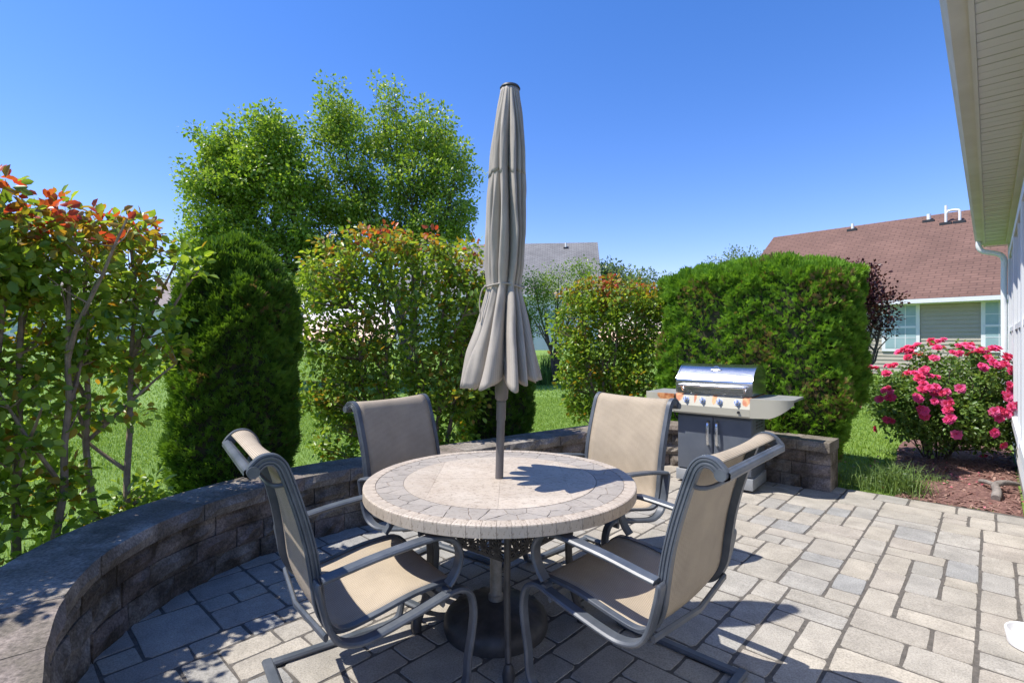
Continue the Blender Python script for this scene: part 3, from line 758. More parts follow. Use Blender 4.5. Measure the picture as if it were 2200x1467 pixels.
# ------------------------------------------------------------------ arborvitae (sprays of flat scale foliage over a lumpy body)
def arbor(name, label, cat, base, ang, rx, ry, hh, n, seed, pw=3.0, taper=.25, topround=.5, lump=.05, brown=.02, tone=1.0, tuft=.045):
    rg = np.random.default_rng(seed); root = thing(name, label, cat, base, ang)
    ph = rg.random((6, 3))*6.28; fr = rg.uniform(3, 9, (6, 3))
    def body(th, f):
        # plan radius with height: narrow foot, full middle, rounded top
        pf_ = np.minimum(1, .72+taper*1.3*np.minimum(f/.35, 1))*np.where(f > 1-topround*.5, np.sqrt(np.maximum(1-((f-(1-topround*.5))/(topround*.5))**pw, 0)), 1)
        se = (np.abs(np.cos(th))**pw+np.abs(np.sin(th))**pw)**(-1/pw)
        x = np.cos(th)*se*rx*pf_; y = np.sin(th)*se*ry*pf_; z = f*hh
        b_ = sum(np.sin(fr[i,0]*x*1.6+ph[i,0])*np.sin(fr[i,1]*y*1.6+ph[i,1]+fr[i,2]*z*.9+ph[i,2]) for i in range(6))/2.5
        k = 1+lump*b_*1.6
        return np.stack([x*k, y*k, z*(1+.012*b_)], 1), b_
    th = rg.random(n*2)*2*np.pi; f = rg.random(n*2)
    f = np.where(rg.random(n*2) < .22, 1-topround*.5*rg.random(n*2)**2.2, f); 
    P, bmp = body(th, f); keep = rg.random(n*2) < .5+.12*bmp; P, th, f, bmp = P[keep], th[keep], f[keep], bmp[keep]; n = len(P)
    e = .01; Pa, _ = body(th+e, f); Pb, _ = body(th, np.minimum(f+e, .9999)); Nn = unit(np.cross(Pa-P, Pb-P)+1e-9)
    Nn = np.where((Nn*(P-np.array([0,0,hh*.45]))).sum(1, keepdims=True) < 0, -Nn, Nn)
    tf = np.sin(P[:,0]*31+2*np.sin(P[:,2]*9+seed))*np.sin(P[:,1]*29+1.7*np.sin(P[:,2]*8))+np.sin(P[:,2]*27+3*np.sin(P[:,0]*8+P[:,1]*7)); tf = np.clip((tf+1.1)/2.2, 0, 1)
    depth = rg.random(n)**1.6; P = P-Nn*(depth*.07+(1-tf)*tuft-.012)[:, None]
    D = unit(Nn*.8+np.array([0,0,.75])+rg.normal(size=(n,3))*.42); Sd = unit(np.cross(D, rg.normal(size=(n,3)))); 
    Ln = rg.uniform(.028, .058, n)*(1+.4*(f > .9))
    VV = []; ks = [(-.95,.62),(-.48,.85),(0,1),(.48,.85),(.95,.62)]
    for a, l in ks:
        d = unit(D*math.cos(a)+Sd*math.sin(a)); s_ = np.cross(d, np.cross(D, Sd)); st = P+D*(Ln*.18*(1-abs(a)))[:,None]
        w_ = (Ln*.085)[:,None]; tip = st+d*(Ln*l)[:,None]; VV += [st-s_*w_*.5, st+d*(Ln*l*.6)[:,None]+s_*w_*1.25, tip, st+d*(Ln*l*.6)[:,None]-s_*w_*1.25]
    V = np.stack(VV, 1).reshape(-1,3); b_ = (np.arange(n)[:,None]*20+np.arange(0,20,4)[None,:]).reshape(-1,1); F = b_+np.array([0,1,2,3])
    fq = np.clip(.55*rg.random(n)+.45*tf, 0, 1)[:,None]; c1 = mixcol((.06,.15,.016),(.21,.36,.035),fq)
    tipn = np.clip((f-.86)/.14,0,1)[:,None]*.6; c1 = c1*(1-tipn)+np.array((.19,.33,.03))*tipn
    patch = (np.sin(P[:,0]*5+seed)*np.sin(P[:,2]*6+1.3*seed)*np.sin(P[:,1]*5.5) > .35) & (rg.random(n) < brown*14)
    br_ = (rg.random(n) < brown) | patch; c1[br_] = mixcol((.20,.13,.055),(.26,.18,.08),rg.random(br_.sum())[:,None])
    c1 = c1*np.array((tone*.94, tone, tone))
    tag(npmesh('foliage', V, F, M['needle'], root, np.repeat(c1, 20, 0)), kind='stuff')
    # dense twiggy inside
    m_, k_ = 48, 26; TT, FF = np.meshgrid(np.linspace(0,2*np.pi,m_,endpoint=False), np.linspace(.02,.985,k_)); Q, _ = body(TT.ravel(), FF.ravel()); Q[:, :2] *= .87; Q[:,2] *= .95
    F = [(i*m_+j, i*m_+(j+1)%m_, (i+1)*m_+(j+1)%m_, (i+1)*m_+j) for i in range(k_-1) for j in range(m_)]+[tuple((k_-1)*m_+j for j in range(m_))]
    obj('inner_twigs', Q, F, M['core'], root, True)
    tube('trunk', [(0,0,-.03),(0,0,.25),(0,0,hh*.5)], [.05,.045,.02], M['darkbark'], root, 8)
    return root
def G3(x, y): return (x, y, gz(x, y))
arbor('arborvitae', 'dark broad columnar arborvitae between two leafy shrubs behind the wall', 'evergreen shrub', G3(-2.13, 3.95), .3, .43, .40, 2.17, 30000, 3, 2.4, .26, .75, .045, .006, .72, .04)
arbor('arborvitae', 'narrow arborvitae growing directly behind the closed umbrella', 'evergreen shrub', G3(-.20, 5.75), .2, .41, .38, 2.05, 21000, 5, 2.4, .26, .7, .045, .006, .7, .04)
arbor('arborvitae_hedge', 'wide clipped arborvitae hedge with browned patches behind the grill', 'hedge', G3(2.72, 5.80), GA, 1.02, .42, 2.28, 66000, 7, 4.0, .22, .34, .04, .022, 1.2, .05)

# ------------------------------------------------------------------ crape myrtles
def crapecol(ztop, band):
    def f(P, rg, ci):
        n = len(P); q = rg.random(n)[:,None]; c_ = mixcol((.125,.235,.028),(.37,.49,.06),q)
        cj = np.random.default_rng(5).random(int(ci.max())+1)[ci]
        h_ = np.clip((P[:,2]-(ztop-band))/band, 0, 1)+(cj-.5)*1.0; u = rg.random(n)
        y_ = u < h_*.85; c_[y_] = mixcol((.30,.27,.03),(.42,.22,.035),rg.random(y_.sum())[:,None])
        r_ = u < (h_-.68)*1.5; c_[r_] = mixcol((.46,.13,.04),(.50,.06,.04),rg.random(r_.sum())[:,None]); return c_
    return f
def crape(label, bases, lobes, nc, nl, cs, seed, ztop, sr=.026, ll=.058):
    pr = random.Random(seed); stems = []; cl = sample_lobes(lobes, nc, seed, .35); rg = np.random.default_rng(seed+1)
    for bx_, by_, tx, ty, tz in bases:
        z0 = gz(bx_, by_)-.02; p = wander((bx_,by_,z0), (tx,ty,tz), 9, .025, pr); stems.append((p, sr, .008))
        for k in range(3):
            i = pr.randint(3, 6); q = p[i]; e = q+Vector((pr.uniform(-.35,.35), pr.uniform(-.3,.3), pr.uniform(.4,.75))); stems.append((wander(q, e, 5, .02, pr), .013, .005))
    b0 = bases[len(bases)//2]; base = (b0[0], b0[1], gz(b0[0], b0[1]))
    # spiky new shoots above the clipped top
    return clump_plant('crape_myrtle', label, 'shrub', base, stems, cl, nl, cs, ll, .66, crapecol(ztop, .42), M['bark'], seed, None, True, .3, 'foliage', .25, .004)
lob1 = []
for k in range(9):
    f = k/8; x = -2.76+.50*f; y = 1.75+1.38*f; lob1 += [(x, y, 1.88+.04*math.sin(k*2.1), .31, .28, .25), (x-.03, y, 1.45, .27, .26, .30)]
    lob1 += [(x+.03*(k % 3), y, 1.0, .20, .2, .28), (x, y, .55, .20, .2, .28)] if k < 6 else [(x-.03, y, 1.05, .12, .14, .22), (x+.03, y-.05, .6, .11, .13, .22), (x+.05, y, .3, .10, .12, .15)]
crape('tall leafy crape myrtle row with orange tips growing behind the shaded wall end',
      [(-2.75,1.95,-2.8,1.9,1.95),(-2.6,2.25,-2.65,2.2,1.95),(-2.52,2.5,-2.6,2.4,1.95),(-2.46,2.56,-2.5,2.62,2.0),(-2.42,2.65,-2.36,2.7,1.95),(-2.30,2.98,-2.27,3.05,1.95),(-2.34,2.9,-2.42,2.9,1.9),(-2.85,2.2,-2.95,2.3,1.95),(-2.56,2.4,-2.45,2.5,1.9)], lob1, 430, 27, .115, 11, 2.13, .022, .060)
def dome(cx, cy, w, dpt, z0, z1, ang):
    out = []; ca, sa = math.cos(ang), math.sin(ang)
    for iz in range(5):
        f = (iz+.5)/5; zz = z0+(z1-z0)*f; ww = w*(.72+.45*math.sin(min(1, f*1.25)*1.7))*(1 if f < .85 else .86)
        for k in range(5):
            q = (k-2)/2*.78; out.append((cx+ca*q*ww, cy+sa*q*ww, zz-(.12*q*q if iz == 4 else 0), ww*.30, dpt*.8, (z1-z0)*.13))
    return out
crape('round-topped crape myrtle with red and orange tips between two arborvitaes',
      [(-1.30,4.95,-1.55,5.0,2.2),(-1.24,4.98,-1.25,4.95,2.35),(-.85,5.05,-1.0,5.1,2.3),(-.78,5.0,-.6,5.1,2.2),(-.68,5.1,-.45,5.15,2.1)], dome(-1.13, 5.0, .84, .42, .25, 2.42, .12), 560, 30, .125, 13, 2.50)
crape('smaller reddish-topped crape myrtle between the umbrella and the arborvitae hedge',
      [(1.15,6.75,.85,6.8,2.0),(1.2,6.72,1.2,6.8,2.1),(1.3,6.75,1.45,6.75,2.15),(1.38,6.75,1.75,6.7,2.0)], dome(1.32, 6.75, .66, .4, .40, 2.15, -.2), 430, 30, .12, 17, 2.24)

# ------------------------------------------------------------------ big trees beyond the lawn
def px_lobes(L_, d, dd):
    out = []
    for px, py, rx, ry in L_:
        c_ = at(px, py, d); out.append((c_.x, c_.y, c_.z, rx/1100*d, dd, ry/1100*d))
    return out
def treecol(a, b_, c2):
    def f(P, rg, ci):
        n = len(P); cj = rg.random(int(ci.max())+1)[ci]; c_ = mixcol(a, b_, np.clip(.5*rg.random(n)+.5*cj,0,1)[:,None]); k = rg.random(n) < .12; c_[k] = c2; return c_
    return f
def multistem(bx_, by_, tops, d, seed, r0_=.07, zb=None):
    pr = random.Random(seed); st = []
    for px, py in tops:
        t_ = at(px, py, d); b0 = Vector((bx_+pr.uniform(-.12,.12), by_+pr.uniform(-.1,.1), gz(bx_, by_)-.03))
        m1 = b0.lerp(t_, .35)+Vector((-(t_.x-b0.x)*.16, 0, 0)); p = smooth_path([b0, m1, b0.lerp(t_,.7), t_], 4); st.append((p, r0_, .012))
        for k in range(4):
            q = p[pr.randint(4, 9)]; e = q.lerp(t_, .6)+Vector((pr.uniform(-.5,.5), pr.uniform(-.5,.5), pr.uniform(-.1,.2)))*(d/14); st.append((wander(q, e, 5, .05, pr), .024, .008))
    return st
d1 = 13.5
L1 = [(485,335,65,70),(455,420,52,72),(520,400,75,85),(590,300,52,70),(600,370,80,90),(655,420,70,90),(465,520,65,65),(540,510,85,70),(640,530,75,70),(515,590,95,45),(615,610,90,40),(440,570,42,50)]
clump_plant('birch_tree', 'multi-stemmed green tree with its crown above the dark arborvitae', 'tree', G3(-6.3, 13.5), multistem(-6.3, 13.5, [(470,300),(430,400),(540,380),(590,250),(640,360),(670,440),(500,460)], d1, 31), sample_lobes(px_lobes(L1, d1, 1.3), 760, 32, .15), 66, .31, .105, .64, treecol((.12,.23,.026),(.29,.43,.055),(.36,.46,.11)), M['darkbark'], 33, 'birches beyond the lawn', False, .25, 'crown', .3, .007)
d2 = 14.2
L2 = [(722,285,45,72),(735,240,28,50),(760,370,70,80),(850,235,45,48),(850,310,75,75),(930,300,50,68),(955,390,62,80),(880,410,85,80),(790,460,85,70),(730,480,60,70),(930,480,65,55),(1000,350,30,45),(995,455,26,30),(860,520,110,45),(975,500,35,40),(690,560,70,60)]
clump_plant('birch_tree', 'tall airy multi-stemmed tree behind the red-tipped crape myrtle', 'tree', G3(-2.9, 14.2), multistem(-2.9, 14.2, [(722,240),(760,330),(850,210),(900,280),(940,270),(985,350),(960,430),(800,380),(720,430)], d2, 41), sample_lobes(px_lobes(L2, d2, 1.3), 760, 42, .15), 58, .31, .10, .62, treecol((.12,.23,.03),(.29,.42,.06),(.36,.45,.13)), M['darkbark'], 43, 'birches beyond the lawn', False, .25, 'crown', .3, .007)
def simple_tree(name, label, px, d, L_, nc, nl, cs, ls, cols, seed, tops, dd=1.0, group=None, bark='darkbark'):
    b0 = at(px, 733, d); clump_plant(name, label, 'tree', G3(b0.x, d), multistem(b0.x, d, tops, d, seed, .05), sample_lobes(px_lobes(L_, d, dd), nc, seed, .25), nl, cs, ls, .62, treecol(*cols), M[bark], seed+1, group, False, .25, 'crown', .3, .006)
GR = ((.11,.20,.035),(.22,.34,.06),(.27,.36,.10))
simple_tree('ornamental_tree', 'light green spreading tree before the grey-roofed house', 1195, 15, [(1150,620,35,40),(1180,600,45,32),(1230,585,40,25),(1270,600,35,30),(1200,650,60,40),(1150,680,30,40),(1260,650,45,45)], 190, 36, .3, .07, GR, 51, [(1150,620),(1200,600),(1250,590),(1170,670),(1280,620)], .9)
FG = ((.10,.16,.07),(.17,.24,.11),(.2,.27,.14))
far = [('far tree rising behind the reddish-topped crape myrtle', 1310, 34, [(1300,590,30,28),(1330,620,40,40),(1290,650,40,40)]),
       ('far grey-green tree between the grey roof and the hedge', 1400, 44, [(1380,610,35,32),(1425,620,35,30),(1400,660,60,40),(1360,680,40,40)]),
       ('far tree crown peeking over the arborvitae hedge beside the brown roof', 1580, 50, [(1535,575,28,26),(1580,562,35,25),(1620,570,28,28),(1580,610,70,40),(1500,620,40,40)]),
       ('far tree standing behind the house beyond the leafy row', 520, 48, [(480,600,80,60),(600,620,80,60),(400,620,60,50)])]
for k, (lb, px, d, L_) in enumerate(far): simple_tree('distant_tree', lb, px, d, L_, 150, 34, .8, .24, FG, 61+3*k, [(l[0], l[1]) for l in L_], 2.2, 'trees in the far distance')
simple_tree('young_tree', 'small tree on the lawn before the pale house', 250, 25, [(215,610,60,40),(170,640,50,35),(260,640,50,40),(290,600,40,35)], 130, 30, .45, .12, GR, 81, [(215,600),(170,640),(270,610)], 1.4)
PL = ((.035,.010,.014),(.085,.022,.028),(.13,.035,.035))
simple_tree('plum_tree', 'purple-leaved plum tree between the hedge and the brown-roofed house', 1845, 10.5, [(1855,600,22,35),(1880,640,35,35),(1850,660,40,45),(1890,690,22,25),(1830,610,40,50),(1820,680,40,45)], 150, 30, .20, .075, PL, 91, [(1855,590),(1885,640),(1840,640),(1895,680)], .5)

# ------------------------------------------------------------------ rose bush
RB = Vector((4.93, 5.95)); rg = np.random.default_rng(71); pr = random.Random(71)
rl = [(RB.x-.1, RB.y-.1, .48, .62, .5, .30), (RB.x+.3, RB.y-.2, .42, .45, .4, .28), (RB.x+.16, RB.y, .93, .56, .58, .40), (RB.x-.32, RB.y+.05, .72, .48, .5, .36), (RB.x+.32, RB.y-.05, .85, .48, .5, .42), (RB.x+.1, RB.y-.25, .58, .60, .42, .36), (RB.x-.35, RB.y-.1, .70, .40, .4, .3)]
st = []
for k in range(14):
    a = k*2.4; e = (RB.x+.65*math.cos(a)*pr.uniform(.5,1), RB.y+.5*math.sin(a)*pr.uniform(.5,1), pr.uniform(.7,1.15)); st.append((wander((RB.x+.08*math.cos(a), RB.y+.08*math.sin(a), gz(RB.x,RB.y)-.02), e, 6, .02, pr), .011, .005))
def rosecol(P, rg, ci):
    n = len(P); return mixcol((.10,.20,.045),(.22,.33,.085),rg.random(n)[:,None])
rose = clump_plant('rose_bush', 'pink flowering rose bush on mulch at the house corner', 'bush', (RB.x, RB.y, gz(RB.x, RB.y)), st, sample_lobes(rl, 430, 72, .4), 36, .12, .048, .66, rosecol, M['darkbark'], 73, None, True, .4, 'foliage', .2, .004)
bl = []
for v_ in range(4):                                             # blossoms: rings of cupped petals
    g2 = np.random.default_rng(100+v_); P = []; D = []; Nn = []; Ls = []
    for ring, (m_, tilt_, l_) in enumerate(((7,.25,.036),(6,.75,.030),(5,1.15,.022))):
        for k in range(m_):
            a = 2*math.pi*k/m_+ring*.5+g2.uniform(-.2,.2); h_ = np.array([math.cos(a), math.sin(a), 0]); P.append(h_*.003+np.array([0,0,.002*ring])); D.append(h_*math.cos(tilt_)+np.array([0,0,math.sin(tilt_)])); Nn.append(np.array([0,0,math.cos(tilt_)])-h_*math.sin(tilt_)); Ls.append(l_*g2.uniform(.9,1.1))
    P, D, Nn, Ls = map(np.array, (P, D, Nn, Ls)); c_ = mixcol([(.72,.05,.20),(.78,.08,.30),(.66,.03,.12),(.80,.14,.38)][v_], (.86,.22,.40), g2.random(len(P))[:,None]*.5)
    o = leaves('blossom', P, D, Nn, Ls, Ls*1.05, c_, M['petal'], rose); o.pop('kind', None) if hasattr(o, 'pop') else None
    if 'kind' in o: del o['kind']
    bl.append(o)
nb = 0; tries = 0
while nb < 296 and tries < 6000:
    tries += 1; l = rl[pr.choice([2,2,3,4,4,5,5,6,6,1,0])]; d_ = Vector((pr.gauss(0,1), pr.gauss(0,1)-.2, pr.gauss(0,1)+.45)).normalized()
    p = Vector((l[0]+d_.x*l[3]*1.12, l[1]+d_.y*l[4]*1.14, l[2]+d_.z*l[5]*1.12))
    if any(((p.x-q[0])/q[3])**2+((p.y-q[1])/q[4])**2+((p.z-q[2])/q[5])**2 < .95 for q in rl): continue
    if pr.random() > max(.35 + .65*sstep(.7, 1.1, p.z), .85 if d_.y < -.25 and p.z > .4 else 0): continue
    for c_ in range(pr.choice([1,2,3,3])):
        o = bl[nb] if nb < 4 else bl[pr.randint(0,3)].copy()
        if nb >= 4: C.objects.link(o); o.parent = rose
        q = p+Vector((pr.uniform(-.05,.05), pr.uniform(-.05,.05), pr.uniform(-.02,.03)))*(c_ > 0)
        o.location = q-Vector((RB.x, RB.y, gz(RB.x, RB.y))); dd_ = (d_+Vector((-.15,-.35,.35))).normalized(); o.rotation_euler = dd_.to_track_quat('Z', 'Y').to_euler(); s_ = pr.uniform(.95,1.5); o.scale = (s_, s_, s_); nb += 1

# ------------------------------------------------------------------ mulch bed, chips, weeds
mb = [EDGE0+Ud*.42+Vd*.03, WALL0+Vd*.03, WALL0+Vd*3.3, WALL0+Vd*3.3-Ud*1.0, EDGE0+Ud*.42+Vd*1.6-Ud*.15, EDGE0+Ud*.42+Vd*.8]
mbs = [mb[0].lerp(mb[1], k/8) for k in range(8)]+[mb[1].lerp(mb[2], k/8) for k in range(8)]+[Vector((p.x, p.y)) for p in smooth_path([(p.x, p.y, 0) for p in mb[2:]+[mb[0]]], 5)[:-1]]; mbp = mbs
V = [];F = []
cx_ = sum((p.x for p in mbp))/len(mbp); cy_ = sum((p.y for p in mbp))/len(mbp)
for i in range(7):
    for p in mbp: f = i/6; x = cx_+(p.x-cx_)*f; y = cy_+(p.y-cy_)*f; V.append((x, y, gz(x,y)+.03*(1-f**3)+.012+random.Random(i*99+int(p.x*50)).uniform(-.012,.012)*(f < 1)))
n = len(mbp)
for i in range(6):
    for k in range(n): F.append((i*n+k, i*n+(k+1) % n, (i+1)*n+(k+1) % n, (i+1)*n+k))
tag(obj('mulch_bed', V, F, M['mulch'], None, True), kind='structure')
pr = random.Random(8); V = []; F = []
for k in range(2600):
    p = Vector((pr.uniform(3.3, 6), pr.uniform(4, 6.5)))
    if not inside(p, mbp): continue
    f = 1-min(1, (p-Vector((cx_,cy_))).length/1.3); z = gz(p.x,p.y)+.022+.02*max(0,f); a = pr.uniform(0,6.28); l = pr.uniform(.012,.035); w = pr.uniform(.004,.010)
    mt = Matrix.Translation((p.x,p.y,z+.006)) @ Matrix.Rotation(a,4,'Z') @ Matrix.Rotation(pr.uniform(-.4,.4),4,'Y'); o_ = len(V); v_, f_ = boxvf(-l,l,-w,w,-.003,.003); V += [mt @ Vector(q) for q in v_]; F += [tuple(o_+i for i in q) for q in f_]
tag(obj('mulch_chips', V, F, M['chip']), 'shredded reddish bark chips scattered over the bed by the house', 'mulch', kind='stuff')
w0 = WALL0+Vd*.62-Ud*.16
drift = thing('driftwood', 'grey weathered forked branch lying on the mulch beside the house', 'branch', (w0.x, w0.y, .03), GA)
tube('limb', smooth_path([(0,-.26,.0),(.01,-.1,.03),(0,.05,.05),(.07,.2,.055),(.16,.33,.03)], 5), [.03,.034,.036,.035,.034,.033,.032,.031,.03,.03,.03,.029,.028,.027,.026,.025,.024,.022,.02,.018,.014], M['drift'], drift, 9)
tube('fork', smooth_path([(0,.05,.05),(-.06,.14,.05),(-.10,.24,.03)], 5), .02, M['drift'], drift, 8)
def blades(name, P, hgt, wid, lean, cols, seed, parent=None):
    rg = np.random.default_rng(seed); n = len(P); a = rg.random(n)*6.283; d = np.stack([np.cos(a), np.sin(a), np.zeros(n)], 1); s_ = np.stack([-np.sin(a), np.cos(a), np.zeros(n)], 1)
    h_ = (hgt*rg.uniform(.55, 1.3, n))[:,None]; w_ = np.broadcast_to(wid, (n,))[:,None]; le = (lean*rg.random(n))[:,None]
    up = np.array([[0,0,1]]); md_ = P+up*h_*.6+d*le*h_*.35; V = np.stack([P-s_*w_, P+s_*w_, md_-s_*w_*.7, md_+s_*w_*.7, P+up*h_*(1-.25*le)+d*le*h_], 1).reshape(-1,3); b_ = np.arange(n)[:,None]*5
    return tag(npmesh(name, V, np.concatenate([b_+np.array([0,1,3]), b_+np.array([0,3,2]), b_+np.array([2,3,4])]), M['blade'], parent, np.repeat(mixcol(cols[0], cols[1], rg.random(n)[:,None]), 5, 0)), kind='stuff')
def weed(label, x, y, n, sp, h_, seed):
    rg = np.random.default_rng(seed); P = np.stack([rg.normal(size=n)*sp, rg.normal(size=n)*sp, np.zeros(n)], 1); root = thing('weed_clump', label, 'weeds', (x, y, gz(x, y)+.02))
    blades('blades', P, h_, .0035, 1.1, ((.12,.20,.05),(.22,.32,.10)), seed, root)
    rgn = np.random.default_rng(seed+1); k = n; P2 = np.stack([rgn.normal(size=k)*sp, rgn.normal(size=k)*sp, rgn.random(k)*h_*.9], 1); D = rgn.normal(size=(k,3)); leaves('leaves', P2, D, rgn.normal(size=(k,3))+np.array([0,0,1.2]), .028, .012, mixcol((.07,.14,.04),(.15,.22,.08),rgn.random(k)[:,None]), M['leaf'], root)
wp = EDGE0+Ud*.44+Vd*.28; weed('green feathery weed clump growing at the paver edge by the mulch', wp.x, wp.y, 420, .10, .24, 5)
wp = EDGE0+Ud*.22+Vd*.30; weed('low sprawling weeds with fallen pink petals at the patio edge', wp.x, wp.y, 300, .12, .13, 6)
wp = WALL0+Vd*.75-Ud*.55; weed('tiny green seedling on the mulch near the driftwood', wp.x, wp.y, 40, .05, .09, 7)
pr = random.Random(3); P = []
for k in range(90): q = RB+Vector((pr.gauss(-.35,.6), pr.gauss(-.7,.45))); P.append((q.x, q.y, max(gz(q.x,q.y)+.05, .012)))
P = np.array(P); rgn = np.random.default_rng(4); q_ = np.array([not inside(Vector((p[0],p[1])), poly) for p in P]); P = P[q_]
tag(leaves('fallen_petals', P, rgn.normal(size=P.shape)*np.array([1,1,.1]), rgn.normal(size=P.shape)*.3+np.array([0,0,1]), .024, .02, mixcol((.55,.10,.16),(.70,.30,.34),rgn.random(len(P))[:,None]), M['petal'], None), 'fallen pink rose petals scattered below the bush', 'petals')

# lawn grass: real blades where the photograph shows the turf
rg = np.random.default_rng(12); Ps = []
pw_ = np.array([(p.x, p.y) for p in SP]); onrm = np.array([tuple(pt(L[k])[1]) for k in range(len(SP))])
want = [(210000, 3.0, 12.0), (90000, 12.0, 26.0)]
for cnt, r0_, r1_ in want:
    th = R(90)+np.interp(rg.random(cnt), [0, 1], [-.80, .86]); rr = np.sqrt(r0_**2+(r1_**2-r0_**2)*rg.random(cnt)); x, y = rr*np.cos(th), rr*np.sin(th)
    Ps.append(np.stack([x, y], 1))
XY = np.concatenate(Ps)
def np_inside(XY, P):
    P = np.array([(p.x, p.y) for p in P]); c_ = np.zeros(len(XY), bool); j = len(P)-1
    for i in range(len(P)):
        with np.errstate(divide='ignore', invalid='ignore'):
            k = ((P[i,1] > XY[:,1]) != (P[j,1] > XY[:,1])) & (XY[:,0] < (P[j,0]-P[i,0])*(XY[:,1]-P[i,1])/(P[j,1]-P[i,1])+P[i,0])
        c_ ^= k; j = i
    return c_
outer = [Vector((p.x, p.y))+pt(L[k])[1]*.36 for k, p in enumerate(SP)]
zone = outer + [EDGE0+Vd*.03, EDGE0+Ud*.42, WALL0, WALL0+Ud*6, Vector((3,-3)), Vector((-3,-3)), Vector((-1.1,.5))]
house_zone = [WALL0-Vd*5, WALL0+Vd*4.7, WALL0+Vd*4.7+Ud*8, WALL0-Vd*5+Ud*8]
bad = np_inside(XY, zone) | np_inside(XY, mbp) | np_inside(XY, house_zone); XY = XY[~bad]
Z = np.array([gz(a, b_) for a, b_ in XY]); P = np.concatenate([XY, Z[:,None]], 1); dist = np.hypot(XY[:,0], XY[:,1])
tag(blades('lawn_grass', P, np.where(dist < 12, .036, .05), np.where(dist < 7, .0028, np.where(dist < 12, .005, .012)), .9, ((.17,.29,.04),(.30,.42,.09)), 13), 'mown bright green lawn grass beyond the wall', 'grass')

# ------------------------------------------------------------------ own house at the right
def uv2(p, u, v, z): q = p+Ud*u+Vd*v; return Vector((q.x, q.y, z))
HR = thing('house', 'white sided house with almond soffit and gutter beside the patio', 'house', (WALL0.x, WALL0.y, 0), GA)   # local x = u (out of the wall into the house), local y = v
LN0, LN1 = -5.2, 4.7
box('foundation', (.02, 6, LN0, LN1, -.1, .16), pm('foundation_concrete', (.36,.35,.33), (.28,.27,.26), 6, .9), HR)
box('wall', (.03, 6, LN0, LN1-.02, .16, 2.87), M['white'], HR)
WZ0, WZ1 = .62, 2.45; WY = [(-2.3, -.2), (0, 1.6), (1.8, 3.4)]
z = .16
while z < 2.84:
    segs = [(LN0, LN1-.09)]
    if WZ0-.1 < z+.05 < WZ1+.08: segs = [(LN0, WY[0][0]-.09), (WY[-1][1]+.09, LN1-.09)]
    for a, b_ in segs:
        V = [(.03,a,z),(.004,a,z),(.022,a,z+.105),(.03,a,z+.105),(.03,b_,z),(.004,b_,z),(.022,b_,z+.105),(.03,b_,z+.105)]
        obj('siding_board', V, [(0,1,2,3),(7,6,5,4),(0,4,5,1),(1,5,6,2),(2,6,7,3),(3,7,4,0)], M['white'], HR)
    z += .102
box('corner_board', (-.004, .10, LN1-.09, LN1+.004, .16, 2.845), M['white'], HR, .003)
for a, b_ in WY:
    w_ = box('window', (-.02, .028, a-.085, a, WZ0-.085, WZ1+.085), M['white'], HR)
    box('frame', (-.02, .028, b_, b_+.085, WZ0-.085, WZ1+.085), M['white'], w_); box('sill', (-.035, .028, a, b_, WZ0-.085, WZ0), M['white'], w_); box('head', (-.02, .028, a, b_, WZ1, WZ1+.085), M['white'], w_)
    box('meeting_rail', (-.012, .028, a, b_, 1.50, 1.55), M['white'], w_); box('mullion', (-.012, .028, (a+b_)/2-.025, (a+b_)/2+.025, WZ0, WZ1), M['white'], w_); box('pane', (.006, .027, a, b_, WZ0, WZ1), M['glass'], w_)
# soffit panels, each a strip across the overhang with perforations
m, t, b = nodes('perforated_soffit'); M['soffit'] = m
co = coord(t, 'Object'); vz = N(t, 'ShaderNodeTexVoronoi', Scale=70.0, Randomness=0.0); t.links.new(co, vz.inputs['Vector'])
hole = ramp(t, vz.outputs[0], [(.18, 1.0), (.26, 0.0)])
t.links.new(mixc(t, hole, (.62,.58,.50), (.10,.09,.08)), b.inputs['Base Color']); b.inputs['Roughness'].default_value = .6
SZ = 2.85; OV = -.245; y = LN0
while y < LN1+.35:
    e = min(y+.30, LN1+.36); V, F = boxvf(OV, .06 if y < LN1 else 6, y+.002, e-.002, SZ, SZ+.012); o = obj('soffit_panel', V, F, M['soffit'], HR)
    for yy in (y+.10, y+.20): box('groove', (OV, .03, yy-.004, yy+.004, SZ-.004, SZ+.001), M['almond'], o)
    y = e
box('fascia', (OV-.022, OV-.001, LN0, LN1+.37, SZ-.012, SZ+.16), M['almond'], HR)
box('frieze', (-.03, .03, LN0, LN1, SZ-.05, SZ-.001), M['almond'], HR)
gp = [(0,0),(-.068,0),(-.08,.02),(-.084,.055),(-.10,.08),(-.10,.115),(-.094,.115),(-.092,.083),(-.077,.058),(-.073,.024),(-.065,.008),(-.004,.008)]
V = []; n = len(gp)
for yy in (LN0, LN1+.40):
    for a, b_ in gp: V.append((OV-.023+a, yy, SZ+.02+b_))
F = [(k, (k+1) % n, n+(k+1) % n, n+k) for k in range(n)]+[tuple(range(n)), tuple(range(n, 2*n))[::-1]]; obj('gutter', V, F, M['gutter'], HR)
yd = LN1-.03
tube('downspout', smooth_path([(OV-.07, yd, SZ+.025), (OV-.07, yd, SZ-.06), (OV-.02, yd, SZ-.13), (-.10, yd, SZ-.19), (-.045, yd, SZ-.28), (-.045, yd, SZ-.5), (-.045, yd, 1.2), (-.045, yd, .2), (-.06, yd, .1), (-.16, yd, .06)], 4), .036, M['white'], HR, 12)
rf = [(OV-.10, SZ+.15), (3, SZ+1.9), (6.4, SZ+.2), (6.4, SZ+.1), (OV-.08, SZ+.13)]
